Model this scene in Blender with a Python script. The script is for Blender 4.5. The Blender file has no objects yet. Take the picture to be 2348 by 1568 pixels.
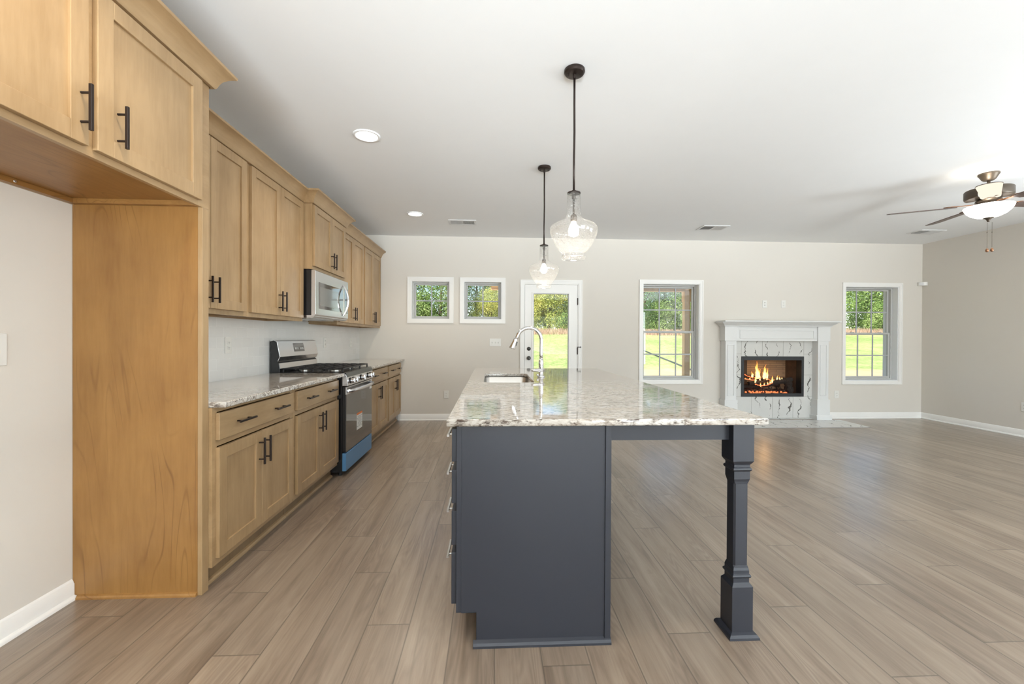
import bpy, bmesh, math, random
from mathutils import Vector, Matrix
S = bpy.context.scene
COL = S.collection
PI = math.pi

# ---------------------------------------------------------------- camera
cam_d = bpy.data.cameras.new('camera'); cam = bpy.data.objects.new('camera', cam_d); COL.objects.link(cam)
S.camera = cam
def cam_matrix(yaw, pitch, roll):
    cy, sy, cp, sp, cr, sr = math.cos(yaw), math.sin(yaw), math.cos(pitch), math.sin(pitch), math.cos(roll), math.sin(roll)
    r = Vector((cy, -sy, 0)); f0 = Vector((sy, cy, 0)); u0 = Vector((0, 0, 1))
    f = f0 * cp + u0 * sp; u = u0 * cp - f0 * sp
    R_ = r * cr - u * sr; U_ = r * sr + u * cr
    return R_, U_, f
R_, U_, F_ = cam_matrix(.04843, -.005466, -.004975)
cam.matrix_world = Matrix(((R_.x, U_.x, -F_.x, 0), (R_.y, U_.y, -F_.y, 0), (R_.z, U_.z, -F_.z, 1.233), (0, 0, 0, 1)))
cam_d.sensor_width = 36; cam_d.lens = 36 * 968.8 / 2348; cam_d.shift_y = -4 / 2348
cam_d.clip_start = .05; cam_d.clip_end = 400

# ---------------------------------------------------------------- world, sun, added fill lamps
W = bpy.data.worlds.new('world'); S.world = W; W.use_nodes = True
nt = W.node_tree; nt.nodes.clear()
sky = nt.nodes.new('ShaderNodeTexSky'); sky.sky_type = 'NISHITA'; sky.sun_disc = False
sky.sun_elevation = math.radians(42); sky.sun_rotation = math.radians(230); sky.air_density = 1.0; sky.dust_density = .6
bg = nt.nodes.new('ShaderNodeBackground'); bg.inputs[1].default_value = .25
wo = nt.nodes.new('ShaderNodeOutputWorld')
nt.links.new(sky.outputs[0], bg.inputs[0]); nt.links.new(bg.outputs[0], wo.inputs[0])

def lamp(name, kind, loc, power, color, **k):
    d = bpy.data.lights.new(name, kind); d.energy = power; d.color = color
    o = bpy.data.objects.new(name, d); COL.objects.link(o); o.location = loc
    aim = k.pop('aim', None)
    if aim is not None: o.rotation_euler = Vector(aim).to_track_quat('-Z', 'Y').to_euler()
    for a, v in k.items(): setattr(d, a, v)
    return o
lamp('sun', 'SUN', (0, 0, 30), 9.5, (1, .95, .88), aim=(.72, .42, -.62), angle=.01)
FILL = (.86, .945, 1.0)
# added fill lamps behind the camera, aimed up to brighten the ceiling
for x in (-.4, 2.4, 5.2):
    lamp('fill_rear_up', 'AREA', (x, -3.9, 1.3), 76 if x > 0 else 116, FILL, aim=(0, 1, .76), shape='RECTANGLE', size=1.7, size_y=1.7, spread=math.radians(75))
    if x != 2.4: lamp('fill_rear_low', 'AREA', (x, -3.88, .9), 14, FILL, aim=(0, 1, .40), shape='RECTANGLE', size=1.7, size_y=.9, spread=math.radians(46))
for y in (-1.4, 1.4):  # added fill lamps on the unseen stretch of the right wall
    lamp('fill_side', 'AREA', (6.74, y, 1.3), 120, FILL, aim=(-.6, .1, .9), shape='RECTANGLE', size=1.7, size_y=1.7, spread=math.radians(140))
# added level fill lamps at the rear that brighten the back wall
lamp('fill_rear_level', 'AREA', (1.0, -3.92, 1.25), 75, FILL, aim=(0, 1, 0), shape='RECTANGLE', size=1.1, size_y=2.1)
lamp('fill_rear_level_wide', 'AREA', (4.7, -3.92, 1.25), 165, FILL, aim=(0, 1, 0), shape='RECTANGLE', size=3.1, size_y=2.1)

S.view_settings.view_transform = 'Standard'; S.view_settings.look = 'None'; S.view_settings.gamma = 1
S.view_settings.use_curve_mapping = False; S.view_settings.exposure = 0.22
cy_ = S.cycles
cy_.use_denoising = True; cy_.max_bounces = 8; cy_.diffuse_bounces = 5; cy_.glossy_bounces = 4
cy_.transmission_bounces = 6; cy_.transparent_max_bounces = 12; cy_.sample_clamp_indirect = 6
cy_.caustics_reflective = False; cy_.caustics_refractive = False
cy_.use_adaptive_sampling = True; cy_.adaptive_threshold = .02

# ---------------------------------------------------------------- geometry helpers
OFF = {}
def wloc(o):
    v = Vector((0, 0, 0))
    while o is not None:
        v = v + o.location; o = o.parent
    return v
def tag(o, label=None, cat=None, group=None, kind=None):
    if label: o['label'] = label
    if cat: o['category'] = cat
    if group: o['group'] = group
    if kind: o['kind'] = kind
    return o
def thing(name, loc, label, cat, group=None, kind=None):
    o = bpy.data.objects.new(name, None); COL.objects.link(o); o.location = loc; o.empty_display_size = .1
    return tag(o, label, cat, group, kind)
class MB:
    def __init__(s): s.b = bmesh.new(); s.mi = 0
    def _f(s, vs):
        try: f = s.b.faces.new(vs); f.material_index = s.mi; return f
        except ValueError: return None
    def box(s, x0, x1, y0, y1, z0, z1):
        v = [s.b.verts.new((x, y, z)) for z in (z0, z1) for y in (y0, y1) for x in (x0, x1)]
        for q in ((0, 2, 3, 1), (4, 5, 7, 6), (0, 1, 5, 4), (2, 6, 7, 3), (0, 4, 6, 2), (1, 3, 7, 5)): s._f([v[i] for i in q])
        return s
    def prism(s, prof, axis, a, b):
        """closed 2D profile (list of (u,v)) swept along an axis from a to b"""
        def P(u, v, t): return {'x': (t, u, v), 'y': (u, t, v), 'z': (u, v, t)}[axis]
        A = [s.b.verts.new(P(u, v, a)) for u, v in prof]; B = [s.b.verts.new(P(u, v, b)) for u, v in prof]
        n = len(prof)
        for i in range(n): s._f([A[i], A[(i + 1) % n], B[(i + 1) % n], B[i]])
        s._f(A[::-1]); s._f(B)
        return s
    def rings(s, rings, closed=True, caps=True):
        L = [[s.b.verts.new(p) for p in r] for r in rings]
        for a, b in zip(L, L[1:]):
            n = len(a)
            for i in range(n if closed else n - 1): s._f([a[i], a[(i + 1) % n], b[(i + 1) % n], b[i]])
        if caps: s._f(L[0][::-1]); s._f(L[-1])
        return s
    def lathe(s, prof, c=(0, 0, 0), seg=32, axis='z', caps=True, a0=0, a1=2 * PI):
        full = abs(a1 - a0 - 2 * PI) < 1e-6
        R = []
        for r, h in prof:
            ring = []
            for i in range(seg if full else seg + 1):
                t = a0 + (a1 - a0) * i / seg
                u, v = r * math.cos(t), r * math.sin(t)
                p = {'z': (u, v, h), 'y': (u, h, v), 'x': (h, u, v)}[axis]
                ring.append((c[0] + p[0], c[1] + p[1], c[2] + p[2]))
            R.append(ring)
        return s.rings(R, closed=full, caps=caps and full)
    def cyl(s, p0, p1, r, r2=None, seg=16):
        return s.tube([p0, p1], [r, r if r2 is None else r2], seg)
    def tube(s, pts, r, seg=12, caps=True):
        pts = [Vector(p) for p in pts]; n = len(pts)
        if not isinstance(r, (list, tuple)): r = [r] * n
        d0 = (pts[1] - pts[0]).normalized()
        up = Vector((0, 0, 1)) if abs(d0.z) < .9 else Vector((0, 1, 0))
        u = d0.cross(up).normalized(); R = []
        for i, p in enumerate(pts):
            d = (pts[min(i + 1, n - 1)] - pts[max(i - 1, 0)]).normalized()
            u = (u - d * u.dot(d)).normalized(); w = d.cross(u)
            R.append([p + (u * math.cos(2 * PI * k / seg) + w * math.sin(2 * PI * k / seg)) * r[i] for k in range(seg)])
        return s.rings(R, caps=caps)
    def build(s, name, mat, parent=None, bevel=0, smooth=False, seg=2, angle=35):
        bmesh.ops.recalc_face_normals(s.b, faces=s.b.faces[:])
        if parent is not None:
            o = wloc(parent)
            for v in s.b.verts: v.co -= o
        me = bpy.data.meshes.new(name); s.b.to_mesh(me); s.b.free()
        for m in (mat if isinstance(mat, (list, tuple)) else [mat]): me.materials.append(m)
        ob = bpy.data.objects.new(name, me); COL.objects.link(ob)
        if parent is not None: ob.parent = parent
        if smooth: me.shade_smooth()
        if bevel:
            md = ob.modifiers.new('bevel', 'BEVEL'); md.width = bevel; md.segments = seg; md.limit_method = 'ANGLE'
            md.angle_limit = math.radians(angle); md.harden_normals = False
        return ob
def box(name, mat, parent, *d, bevel=0): return MB().box(*d).build(name, mat, parent, bevel)
def smooth_angle(o, deg=40):
    me = o.data; me.shade_smooth(); me.set_sharp_from_angle(angle=math.radians(deg)); return o
def structure(o, label=None): o['kind'] = 'structure'; return tag(o, label)
def dup(root, loc, label=None, group=None):
    r = root.copy(); COL.objects.link(r); r.location = loc
    if label: r['label'] = label
    if group: r['group'] = group
    for ch in list(root.children):
        c = ch.copy(); COL.objects.link(c); c.parent = r
        for g in list(ch.children):
            d = g.copy(); COL.objects.link(d); d.parent = c
    return r
def rrect(x0, x1, y0, y1, r, n=6):
    P = []
    for cx, cy, a in ((x1 - r, y1 - r, 0), (x0 + r, y1 - r, PI / 2), (x0 + r, y0 + r, PI), (x1 - r, y0 + r, 1.5 * PI)):
        for i in range(n + 1): P.append((cx + r * math.cos(a + PI / 2 * i / n), cy + r * math.sin(a + PI / 2 * i / n)))
    return P
def slab(name, mat, parent, loops, z0, z1, bev=.003):
    """a flat slab with holes: first loop is the outline, the others the holes"""
    cu = bpy.data.curves.new(name, 'CURVE'); cu.dimensions = '2D'; cu.fill_mode = 'BOTH'
    cu.extrude = (z1 - z0) / 2 - bev; cu.bevel_depth = bev; cu.bevel_resolution = 2
    for lp in loops:
        sp = cu.splines.new('POLY'); sp.points.add(len(lp) - 1); sp.use_cyclic_u = True
        for p, (x, y) in zip(sp.points, lp): p.co = (x, y, 0, 1)
    t = bpy.data.objects.new(name, cu); COL.objects.link(t); bpy.context.view_layer.update()
    me = bpy.data.meshes.new_from_object(t); bpy.data.objects.remove(t); bpy.data.curves.remove(cu)
    o = wloc(parent) if parent is not None else Vector((0, 0, 0))
    for v in me.vertices: v.co += Vector((0, 0, (z0 + z1) / 2)) - o
    me.materials.clear(); me.materials.append(mat)
    ob = bpy.data.objects.new(name, me); COL.objects.link(ob)
    if parent is not None: ob.parent = parent
    return ob

# ---------------------------------------------------------------- materials
def sl(c): return tuple((x / 12.92 if x <= .04045 else ((x + .055) / 1.055) ** 2.4) for x in [v / 255 for v in c])
class NT:
    def __init__(s, name):
        s.m = bpy.data.materials.new(name); s.m.use_nodes = True; s.t = s.m.node_tree; s.t.nodes.clear()
        s.out = s.n('ShaderNodeOutputMaterial')
    def n(s, t, **k):
        x = s.t.nodes.new(t)
        for a, v in k.items(): setattr(x, a, v)
        return x
    def l(s, a, b): s.t.links.new(a, b)
    def math(s, op, a, b=None, c=None):
        x = s.n('ShaderNodeMath', operation=op)
        for i, v in enumerate((a, b, c)):
            if v is None: continue
            if isinstance(v, (int, float)): x.inputs[i].default_value = v
            else: s.l(v, x.inputs[i])
        return x.outputs[0]
    def pos(s): return s.n('ShaderNodeNewGeometry').outputs['Position']
    def vmul(s, v, k):
        x = s.n('ShaderNodeVectorMath', operation='MULTIPLY'); s.l(v, x.inputs[0]); x.inputs[1].default_value = k; return x.outputs[0]
    def noise(s, v, scale, detail=3, rough=.55, dist=0, out='Fac'):
        x = s.n('ShaderNodeTexNoise'); s.l(v, x.inputs['Vector']); x.inputs['Scale'].default_value = scale
        x.inputs['Detail'].default_value = detail; x.inputs['Roughness'].default_value = rough; x.inputs['Distortion'].default_value = dist
        return x.outputs[out]
    def ramp(s, f, stops, interp='LINEAR'):
        x = s.n('ShaderNodeValToRGB'); cr = x.color_ramp; cr.interpolation = interp
        while len(cr.elements) < len(stops): cr.elements.new(.5)
        for e, (p, c) in zip(cr.elements, stops):
            e.position = p; e.color = (*c, 1) if len(c) == 3 else c
        s.l(f, x.inputs[0]); return x.outputs[0]
    def mix(s, f, a, b, mode='MIX'):
        x = s.n('ShaderNodeMix', data_type='RGBA', blend_type=mode)
        for i, v in ((0, f), (6, a), (7, b)):
            if isinstance(v, (int, float)): x.inputs[i].default_value = v
            elif isinstance(v, tuple): x.inputs[i].default_value = (*v, 1)
            else: s.l(v, x.inputs[i])
        return x.outputs[2]
    def bump(s, h, strength=.2, dist=.01):
        x = s.n('ShaderNodeBump'); x.inputs['Strength'].default_value = strength; x.inputs['Distance'].default_value = dist
        s.l(h, x.inputs['Height']); return x.outputs[0]
    def pbr(s, color, rough=.5, metal=0, normal=None, coat=0, ior=None, coat_rough=.03, spec=None):
        x = s.n('ShaderNodeBsdfPrincipled')
        for nm, v in (('Base Color', color), ('Roughness', rough), ('Metallic', metal)):
            if isinstance(v, (int, float)): x.inputs[nm].default_value = v
            elif isinstance(v, tuple): x.inputs[nm].default_value = (*v, 1)
            else: s.l(v, x.inputs[nm])
        if normal is not None: s.l(normal, x.inputs['Normal'])
        x.inputs['Coat Weight'].default_value = coat; x.inputs['Coat Roughness'].default_value = coat_rough
        if ior: x.inputs['IOR'].default_value = ior
        if spec is not None: x.inputs['Specular IOR Level'].default_value = spec
        s.l(x.outputs[0], s.out.inputs[0]); return x
def plain(name, color, rough=.5, metal=0, var=.04, scale=6, coat=0, **k):
    """a colour with a faint procedural unevenness"""
    t = NT(name); f = t.noise(t.pos(), scale, 2)
    a = tuple(c * (1 - var) for c in color); b = tuple(min(1, c * (1 + var)) for c in color)
    t.pbr(t.mix(f, a, b), rough, metal, coat=coat, **k); return t.m
def emit(name, color, strength):
    t = NT(name); e = t.n('ShaderNodeEmission'); e.inputs[0].default_value = (*color, 1); e.inputs[1].default_value = strength
    t.l(e.outputs[0], t.out.inputs[0]); return t.m

def wood(name, c_light, c_dark, axis='z', rough=.38, figure=.5, rings=False):
    t = NT(name); P = t.pos()
    k = {'z': (7, 7, .8), 'y': (7, .8, 7), 'x': (.8, 7, 7)}[axis]
    v = t.vmul(P, k)
    fine = t.noise(t.vmul(P, tuple(q * 9 for q in k)), 1, 3, .6)
    broad = t.noise(v, 1, 4, .55, .8)
    blot = t.noise(P, 5, 3, .5)
    f = t.math('ADD', t.math('MULTIPLY', fine, .25), t.math('ADD', t.math('MULTIPLY', broad, .45), t.math('MULTIPLY', blot, .3)))
    col = t.ramp(f, [(.35, c_dark), (.62, c_light)])
    if rings:
        g = t.noise(t.vmul(P, tuple(q * .45 for q in k)), 1, 2, .45, .3)
        w = t.math('FRACT', t.math('MULTIPLY', g, 22))
        line = t.ramp(w, [(0, (0, 0, 0)), (.08, (1, 1, 1)), (.9, (1, 1, 1)), (1, (0, 0, 0))])
        dark = tuple(a * .72 for a in c_dark)
        msk = t.math('MULTIPLY', t.math('SUBTRACT', 1.0, line), t.ramp(t.noise(P, 2.2, 2), [(.42, (0, 0, 0)), (.6, (1, 1, 1))]))
        col = t.mix(t.math('MULTIPLY', msk, .85), col, dark)
    t.pbr(col, rough, normal=t.bump(fine, .04, .004), coat=.12, coat_rough=.25); return t.m

M = {}
M['wall'] = plain('wall_paint', (.70, .662, .600), .75, var=.015, scale=1.2)
M['ceil'] = plain('ceiling_paint', (.87, .88, .885), .9, var=.01)
M['trim'] = plain('white_trim_paint', (.86, .85, .82), .35, var=.015)
M['mantel'] = plain('mantel_paint', (.73, .735, .725), .35, var=.01)
M['jamb'] = plain('white_vinyl_jamb', (.82, .83, .83), .4, var=.01)
M['vinyl'] = plain('grey_vinyl_sash', (.50, .50, .48), .45, var=.02)
M['grille'] = plain('muntin_grey', (.42, .43, .45), .5, var=.02)
M['cab'] = wood('stained_maple', (.42, .282, .148), (.30, .188, .088), 'z')
M['cab_h'] = wood('stained_maple_rail', (.42, .282, .148), (.30, .188, .088), 'y')
M['maple'] = wood('honey_maple_panel', (.335, .170, .048), (.235, .108, .026), 'z', .42, rings=True)
M['maple_h'] = wood('honey_maple_underside', (.335, .170, .048), (.235, .108, .026), 'y', .42, rings=True)
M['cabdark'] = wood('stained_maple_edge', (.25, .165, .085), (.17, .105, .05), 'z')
M['bronze'] = plain('dark_bronze', (.035, .024, .020), .35, .6, var=.1)
M['bronze2'] = plain('fan_bronze', (.085, .066, .048), .4, .5, var=.15)
M['navy'] = plain('blue_grey_paint', (.0185, .0205, .0280), .42, var=.05, scale=3)
M['steel'] = plain('stainless_steel', (.66, .66, .67), .24, 1, var=.02, scale=3)
M['steel2'] = plain('brushed_steel_bowl', (.52, .50, .47), .30, 1, var=.02)
M['chrome'] = plain('chrome', (.82, .82, .83), .07, 1, var=.01)
M['nickel'] = plain('satin_pull', (.55, .53, .50), .3, .9, var=.02)
M['black'] = plain('black_enamel', (.010, .010, .011), .25, var=.1)
M['blackmat'] = plain('black_cast_iron', (.014, .014, .016), .42, var=.2, scale=30)
M['blackfilm'] = plain('dark_glass_panel', (.03, .027, .024), .06, var=.05, coat=.6, ior=1.6)
M['ovenglass'] = plain('oven_door_glass', (.055, .045, .036), .05, var=.05, coat=.5, ior=1.6)
M['blue'] = plain('blue_protective_film', (.085, .22, .40), .38, var=.04)
M['plate'] = plain('white_plastic', (.78, .77, .73), .35, var=.01)
M['slot'] = plain('dark_slot', (.09, .085, .08), .5)
M['paper'] = plain('white_label', (.78, .78, .75), .6, var=.01)
M['orange'] = plain('orange_label', (.75, .20, .05), .6, var=.01)
M['ink'] = plain('grey_ink', (.22, .22, .22), .6)
M['vent'] = plain('vent_white', (.74, .74, .74), .5, var=.01)
M['duct'] = plain('duct_dark', (.06, .065, .07), .6)
M['gunmetal'] = plain('gunmetal', (.10, .105, .10), .35, .7)
M['fbox'] = plain('firebox_black', (.018, .020, .023), .45, var=.1)
M['log'] = plain('charred_log', (.022, .014, .010), .9, var=.6, scale=25)
M['porchwood'] = wood('porch_cedar', (.80, .55, .29), (.68, .43, .20), 'z', .7)
M['porchceil'] = plain('porch_soffit', (.42, .27, .12), .7, var=.1)
M['roof'] = plain('roof_shingle', (.10, .095, .09), .9, var=.3, scale=20)
M['bark'] = plain('bark', (.12, .085, .055), .9, var=.4, scale=8)
M['hose'] = plain('black_drain_pipe', (.02, .03, .04), .5)
M['can'] = emit('downlight_lens', (1, .93, .82), 9)
M['bulb'] = emit('bulb_glow', (1, .95, .88), 14)
M['bowl'] = emit('lit_bowl_glass', (1, .93, .84), 5.0)
M['shade'] = emit('lit_shade_glass', (1, .88, .72), .95)
M['porchlamp'] = emit('porch_lamp_glass', (1, .62, .25), .75)

def floor_mat():
    t = NT('oak_vinyl_planks'); P = t.pos(); sp = t.n('ShaderNodeSeparateXYZ'); t.l(P, sp.inputs[0])
    x, y = sp.outputs[0], sp.outputs[1]
    u = t.math('DIVIDE', t.math('ADD', x, .527), .1813); k = t.math('FLOOR', u); fu = t.math('FRACT', u)
    v = t.math('DIVIDE', t.math('ADD', t.math('SUBTRACT', y, 1.83), t.math('MULTIPLY', k, .41)), 1.383)
    j = t.math('FLOOR', v); fv = t.math('FRACT', v)
    idv = t.n('ShaderNodeCombineXYZ'); t.l(k, idv.inputs[0]); t.l(j, idv.inputs[1])
    wn = t.n('ShaderNodeTexWhiteNoise', noise_dimensions='3D'); t.l(idv.outputs[0], wn.inputs['Vector'])
    rnd = wn.outputs['Value']; rc = wn.outputs['Color']
    # grain coordinates, shifted per plank
    off = t.n('ShaderNodeVectorMath', operation='MULTIPLY_ADD'); t.l(rc, off.inputs[0]); off.inputs[1].default_value = (37, 37, 37); t.l(P, off.inputs[2])
    G = off.outputs[0]
    fine = t.noise(t.vmul(G, (110, 5, 1)), 1, 4, .65)
    mid = t.noise(t.vmul(G, (16, 1.1, 1)), 1, 4, .6, .7)
    cath = t.noise(t.vmul(G, (7.5, .75, 1)), 1, 2, .4, .2)
    ring = t.math('ABSOLUTE', t.math('SUBTRACT', t.math('FRACT', t.math('MULTIPLY', cath, 26)), .5))
    ringm = t.ramp(t.noise(t.vmul(G, (5, 1.2, 1)), 1, 2), [(.44, (0, 0, 0)), (.58, (1, 1, 1))])
    knot = t.noise(t.vmul(G, (10, 2.2, 1)), 1, 3, .6, 1.2)
    f = t.math('ADD', t.math('MULTIPLY', mid, .76), t.math('MULTIPLY', fine, .24))
    c = t.ramp(f, [(.28, (.148, .104, .074)), (.46, (.248, .190, .142)), (.68, (.338, .270, .210))])
    c = t.mix(t.math('MULTIPLY', t.math('MULTIPLY', t.math('SUBTRACT', .5, ring), ringm), .8), c, (.13, .092, .066))
    c = t.mix(t.ramp(knot, [(.64, (0, 0, 0)), (.78, (.75, .75, .75))]), c, (.16, .11, .075))
    tone = t.mix(rnd, (.86, .85, .84), (1.10, 1.09, 1.08)); c = t.mix(1.0, c, tone, 'MULTIPLY')
    c = t.mix(1.0, c, (1.0, .98, .95), 'MULTIPLY')
    ex = t.math('MULTIPLY', t.math('MINIMUM', fu, t.math('SUBTRACT', 1, fu)), .1813)
    ey = t.math('MULTIPLY', t.math('MINIMUM', fv, t.math('SUBTRACT', 1, fv)), 1.383)
    e = t.math('MINIMUM', ex, ey)
    seam = t.ramp(e, [(.0, (1, 1, 1)), (.0008, (1, 1, 1)), (.0019, (0, 0, 0))])
    c = t.mix(t.math('MULTIPLY', seam, .8), c, (.07, .052, .038))
    h = t.math('SUBTRACT', t.math('MULTIPLY', fine, .25), seam)
    ro = t.math('ADD', .36, t.math('MULTIPLY', fine, .16))
    t.pbr(c, ro, normal=t.bump(h, .25, .001), coat=.75, coat_rough=.24, ior=1.5); return t.m
M['floor'] = floor_mat()

def granite_mat():
    t = NT('speckled_granite'); P = t.pos()
    s1 = t.noise(t.vmul(P, (19, 48, 52)), 1, 5, .68, .9)
    s2 = t.noise(t.vmul(P, (44, 90, 90)), 1, 4, .7, .5)
    big = t.noise(t.vmul(P, (2.2, 6, 6)), 1, 3, .55)
    c = t.ramp(t.math('ADD', t.math('MULTIPLY', s1, .6), t.math('MULTIPLY', s2, .4)),
               [(.40, (.09, .075, .065)), (.45, (.27, .235, .205)), (.495, (.50, .465, .42)), (.56, (.62, .60, .565))])
    c = t.mix(t.ramp(big, [(.45, (0, 0, 0)), (.7, (.5, .5, .5))]), c, (.55, .46, .37))
    sp = t.ramp(t.noise(t.vmul(P, (30, 70, 70)), 1, 3, .6), [(.60, (0, 0, 0)), (.66, (1, 1, 1))])
    c = t.mix(t.math('MULTIPLY', sp, .8), c, (.07, .045, .035))
    t.pbr(c, .06, ior=1.45, coat=.25, coat_rough=.012); return t.m
M['granite'] = granite_mat()

def tile_mat():
    t = NT('white_subway_tile'); P = t.pos(); sp = t.n('ShaderNodeSeparateXYZ'); t.l(P, sp.inputs[0])
    cb = t.n('ShaderNodeCombineXYZ'); t.l(sp.outputs[1], cb.inputs[0]); t.l(t.math('SUBTRACT', sp.outputs[2], .915), cb.inputs[1])
    b = t.n('ShaderNodeTexBrick'); t.l(cb.outputs[0], b.inputs['Vector'])
    b.inputs['Color1'].default_value = (.74, .735, .71, 1); b.inputs['Color2'].default_value = (.78, .775, .75, 1); b.inputs['Mortar'].default_value = (.86, .855, .83, 1)
    b.inputs['Scale'].default_value = 1; b.inputs['Mortar Size'].default_value = .0016; b.inputs['Mortar Smooth'].default_value = .2
    b.inputs['Brick Width'].default_value = .155; b.inputs['Row Height'].default_value = .0775
    inv = t.math('SUBTRACT', 1, b.outputs['Fac'])
    t.pbr(b.outputs['Color'], .16, normal=t.bump(inv, .5, .002), ior=1.5); return t.m
M['tile'] = tile_mat()

def marble_mat():
    t = NT('veined_marble_tile'); P = t.pos()
    sp = t.n('ShaderNodeSeparateXYZ'); t.l(P, sp.inputs[0])
    cb = t.n('ShaderNodeCombineXYZ'); t.l(sp.outputs[0], cb.inputs[0]); t.l(t.math('ADD', sp.outputs[2], sp.outputs[1]), cb.inputs[1])
    Q = cb.outputs[0]
    wob = t.noise(t.vmul(Q, (1.1, 3.0, 1)), 1, 5, .6, .2)
    xx = t.math('ADD', t.math('MULTIPLY', sp.outputs[0], 6.2), t.math('MULTIPLY', t.math('SUBTRACT', wob, .5), 2.6))
    d = t.math('ABSOLUTE', t.math('SUBTRACT', t.math('FRACT', xx), .5))
    thick = t.math('MULTIPLY', t.ramp(t.noise(t.vmul(Q, (3.2, 5, 1)), 1, 4, .65), [(.47, (0, 0, 0)), (.66, (1, 1, 1))]), .085)
    vein = t.math('LESS_THAN', d, thick)
    c = t.mix(t.math('MULTIPLY', vein, .95), t.mix(t.noise(P, 8, 3), (.60, .595, .565), (.67, .665, .64)), (.10, .095, .085))
    t.pbr(c, .22, ior=1.5); return t.m
M['marble'] = marble_mat()
M['grout'] = plain('grey_grout', (.36, .345, .32), .8)

def firebrick_mat():
    t = NT('firebrick'); P = t.pos(); sp = t.n('ShaderNodeSeparateXYZ'); t.l(P, sp.inputs[0])
    cb = t.n('ShaderNodeCombineXYZ'); t.l(t.math('ADD', sp.outputs[0], sp.outputs[1]), cb.inputs[0]); t.l(sp.outputs[2], cb.inputs[1])
    b = t.n('ShaderNodeTexBrick'); t.l(cb.outputs[0], b.inputs['Vector'])
    b.inputs['Color1'].default_value = (.34, .21, .115, 1); b.inputs['Color2'].default_value = (.26, .155, .085, 1); b.inputs['Mortar'].default_value = (.20, .12, .07, 1)
    b.inputs['Scale'].default_value = 1; b.inputs['Mortar Size'].default_value = .004
    b.inputs['Brick Width'].default_value = .22; b.inputs['Row Height'].default_value = .035
    t.pbr(b.outputs['Color'], .85); return t.m
M['firebrick'] = firebrick_mat()

def glass_mat(name, rough=0, tint=(1, 1, 1), ior=1.45, seeds=False):
    t = NT(name)
    tr = t.n('ShaderNodeBsdfTransparent'); gl = t.n('ShaderNodeBsdfGlossy'); gl.inputs['Roughness'].default_value = rough
    fr = t.n('ShaderNodeLayerWeight'); fr.inputs[0].default_value = .5
    fres = t.math('ADD', .04, t.math('MULTIPLY', .96, t.math('POWER', fr.outputs['Facing'], 5)))
    tr.inputs[0].default_value = (*tint, 1)
    mx = t.n('ShaderNodeMixShader'); t.l(tr.outputs[0], mx.inputs[1]); t.l(gl.outputs[0], mx.inputs[2])
    if seeds:
        tc = t.n('ShaderNodeTexCoord').outputs['Object']
        vz = t.n('ShaderNodeTexVoronoi'); t.l(tc, vz.inputs['Vector']); vz.inputs['Scale'].default_value = 105
        dots = t.ramp(vz.outputs['Distance'], [(.16, (1, 1, 1)), (.30, (0, 0, 0))]); t.l(t.mix(dots, tint, (.58, .56, .53)), tr.inputs[0])
        nb = t.bump(dots, .9, .004); t.l(nb, gl.inputs['Normal'])
        lw = t.n('ShaderNodeLayerWeight'); lw.inputs[0].default_value = .35
        f = t.math('MINIMUM', t.math('ADD', t.math('ADD', t.math('MULTIPLY', fres, .95), .08), t.math('MULTIPLY', dots, .62)), .95)
        t.l(f, mx.inputs[0])
        tl = t.n('ShaderNodeBsdfTranslucent'); tl.inputs[0].default_value = (.95, .95, .92, 1)
        m2 = t.n('ShaderNodeMixShader'); m2.inputs[0].default_value = .045
        t.l(mx.outputs[0], m2.inputs[1]); t.l(tl.outputs[0], m2.inputs[2]); t.l(m2.outputs[0], t.out.inputs[0])
    else:
        t.l(fres, mx.inputs[0]); t.l(mx.outputs[0], t.out.inputs[0])
    return t.m
M['glass'] = glass_mat('window_glass', tint=(.97, .98, .98))
M['seeded'] = glass_mat('seeded_glass', .05, tint=(.97, .97, .965), ior=1.5, seeds=True)

def leaf_mat(name, cols):
    t = NT(name); P = t.pos()
    f = t.math('ADD', t.math('MULTIPLY', t.noise(P, .55, 2), .55), t.math('MULTIPLY', t.noise(P, 5, 2), .45))
    n = len(cols); c = t.ramp(f, [(.34 + .34 * i / (n - 1), q) for i, q in enumerate(cols)])
    d = t.n('ShaderNodeBsdfDiffuse'); t.l(c, d.inputs[0]); tl = t.n('ShaderNodeBsdfTranslucent'); t.l(c, tl.inputs[0])
    mx = t.n('ShaderNodeMixShader'); mx.inputs[0].default_value = .35
    t.l(d.outputs[0], mx.inputs[1]); t.l(tl.outputs[0], mx.inputs[2]); t.l(mx.outputs[0], t.out.inputs[0]); return t.m
M['leafA'] = leaf_mat('leaves_mid_green', [(.08, .16, .04), (.25, .36, .11), (.50, .56, .26)])
M['leafB'] = leaf_mat('leaves_dark_green', [(.04, .10, .035), (.14, .24, .09), (.34, .42, .19)])
M['leafC'] = leaf_mat('leaves_yellow_green', [(.24, .32, .08), (.52, .54, .16), (.78, .66, .22)])
M['drygrass'] = leaf_mat('dry_grass_stems', [(.42, .27, .20), (.58, .40, .30), (.62, .50, .34)])
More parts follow.
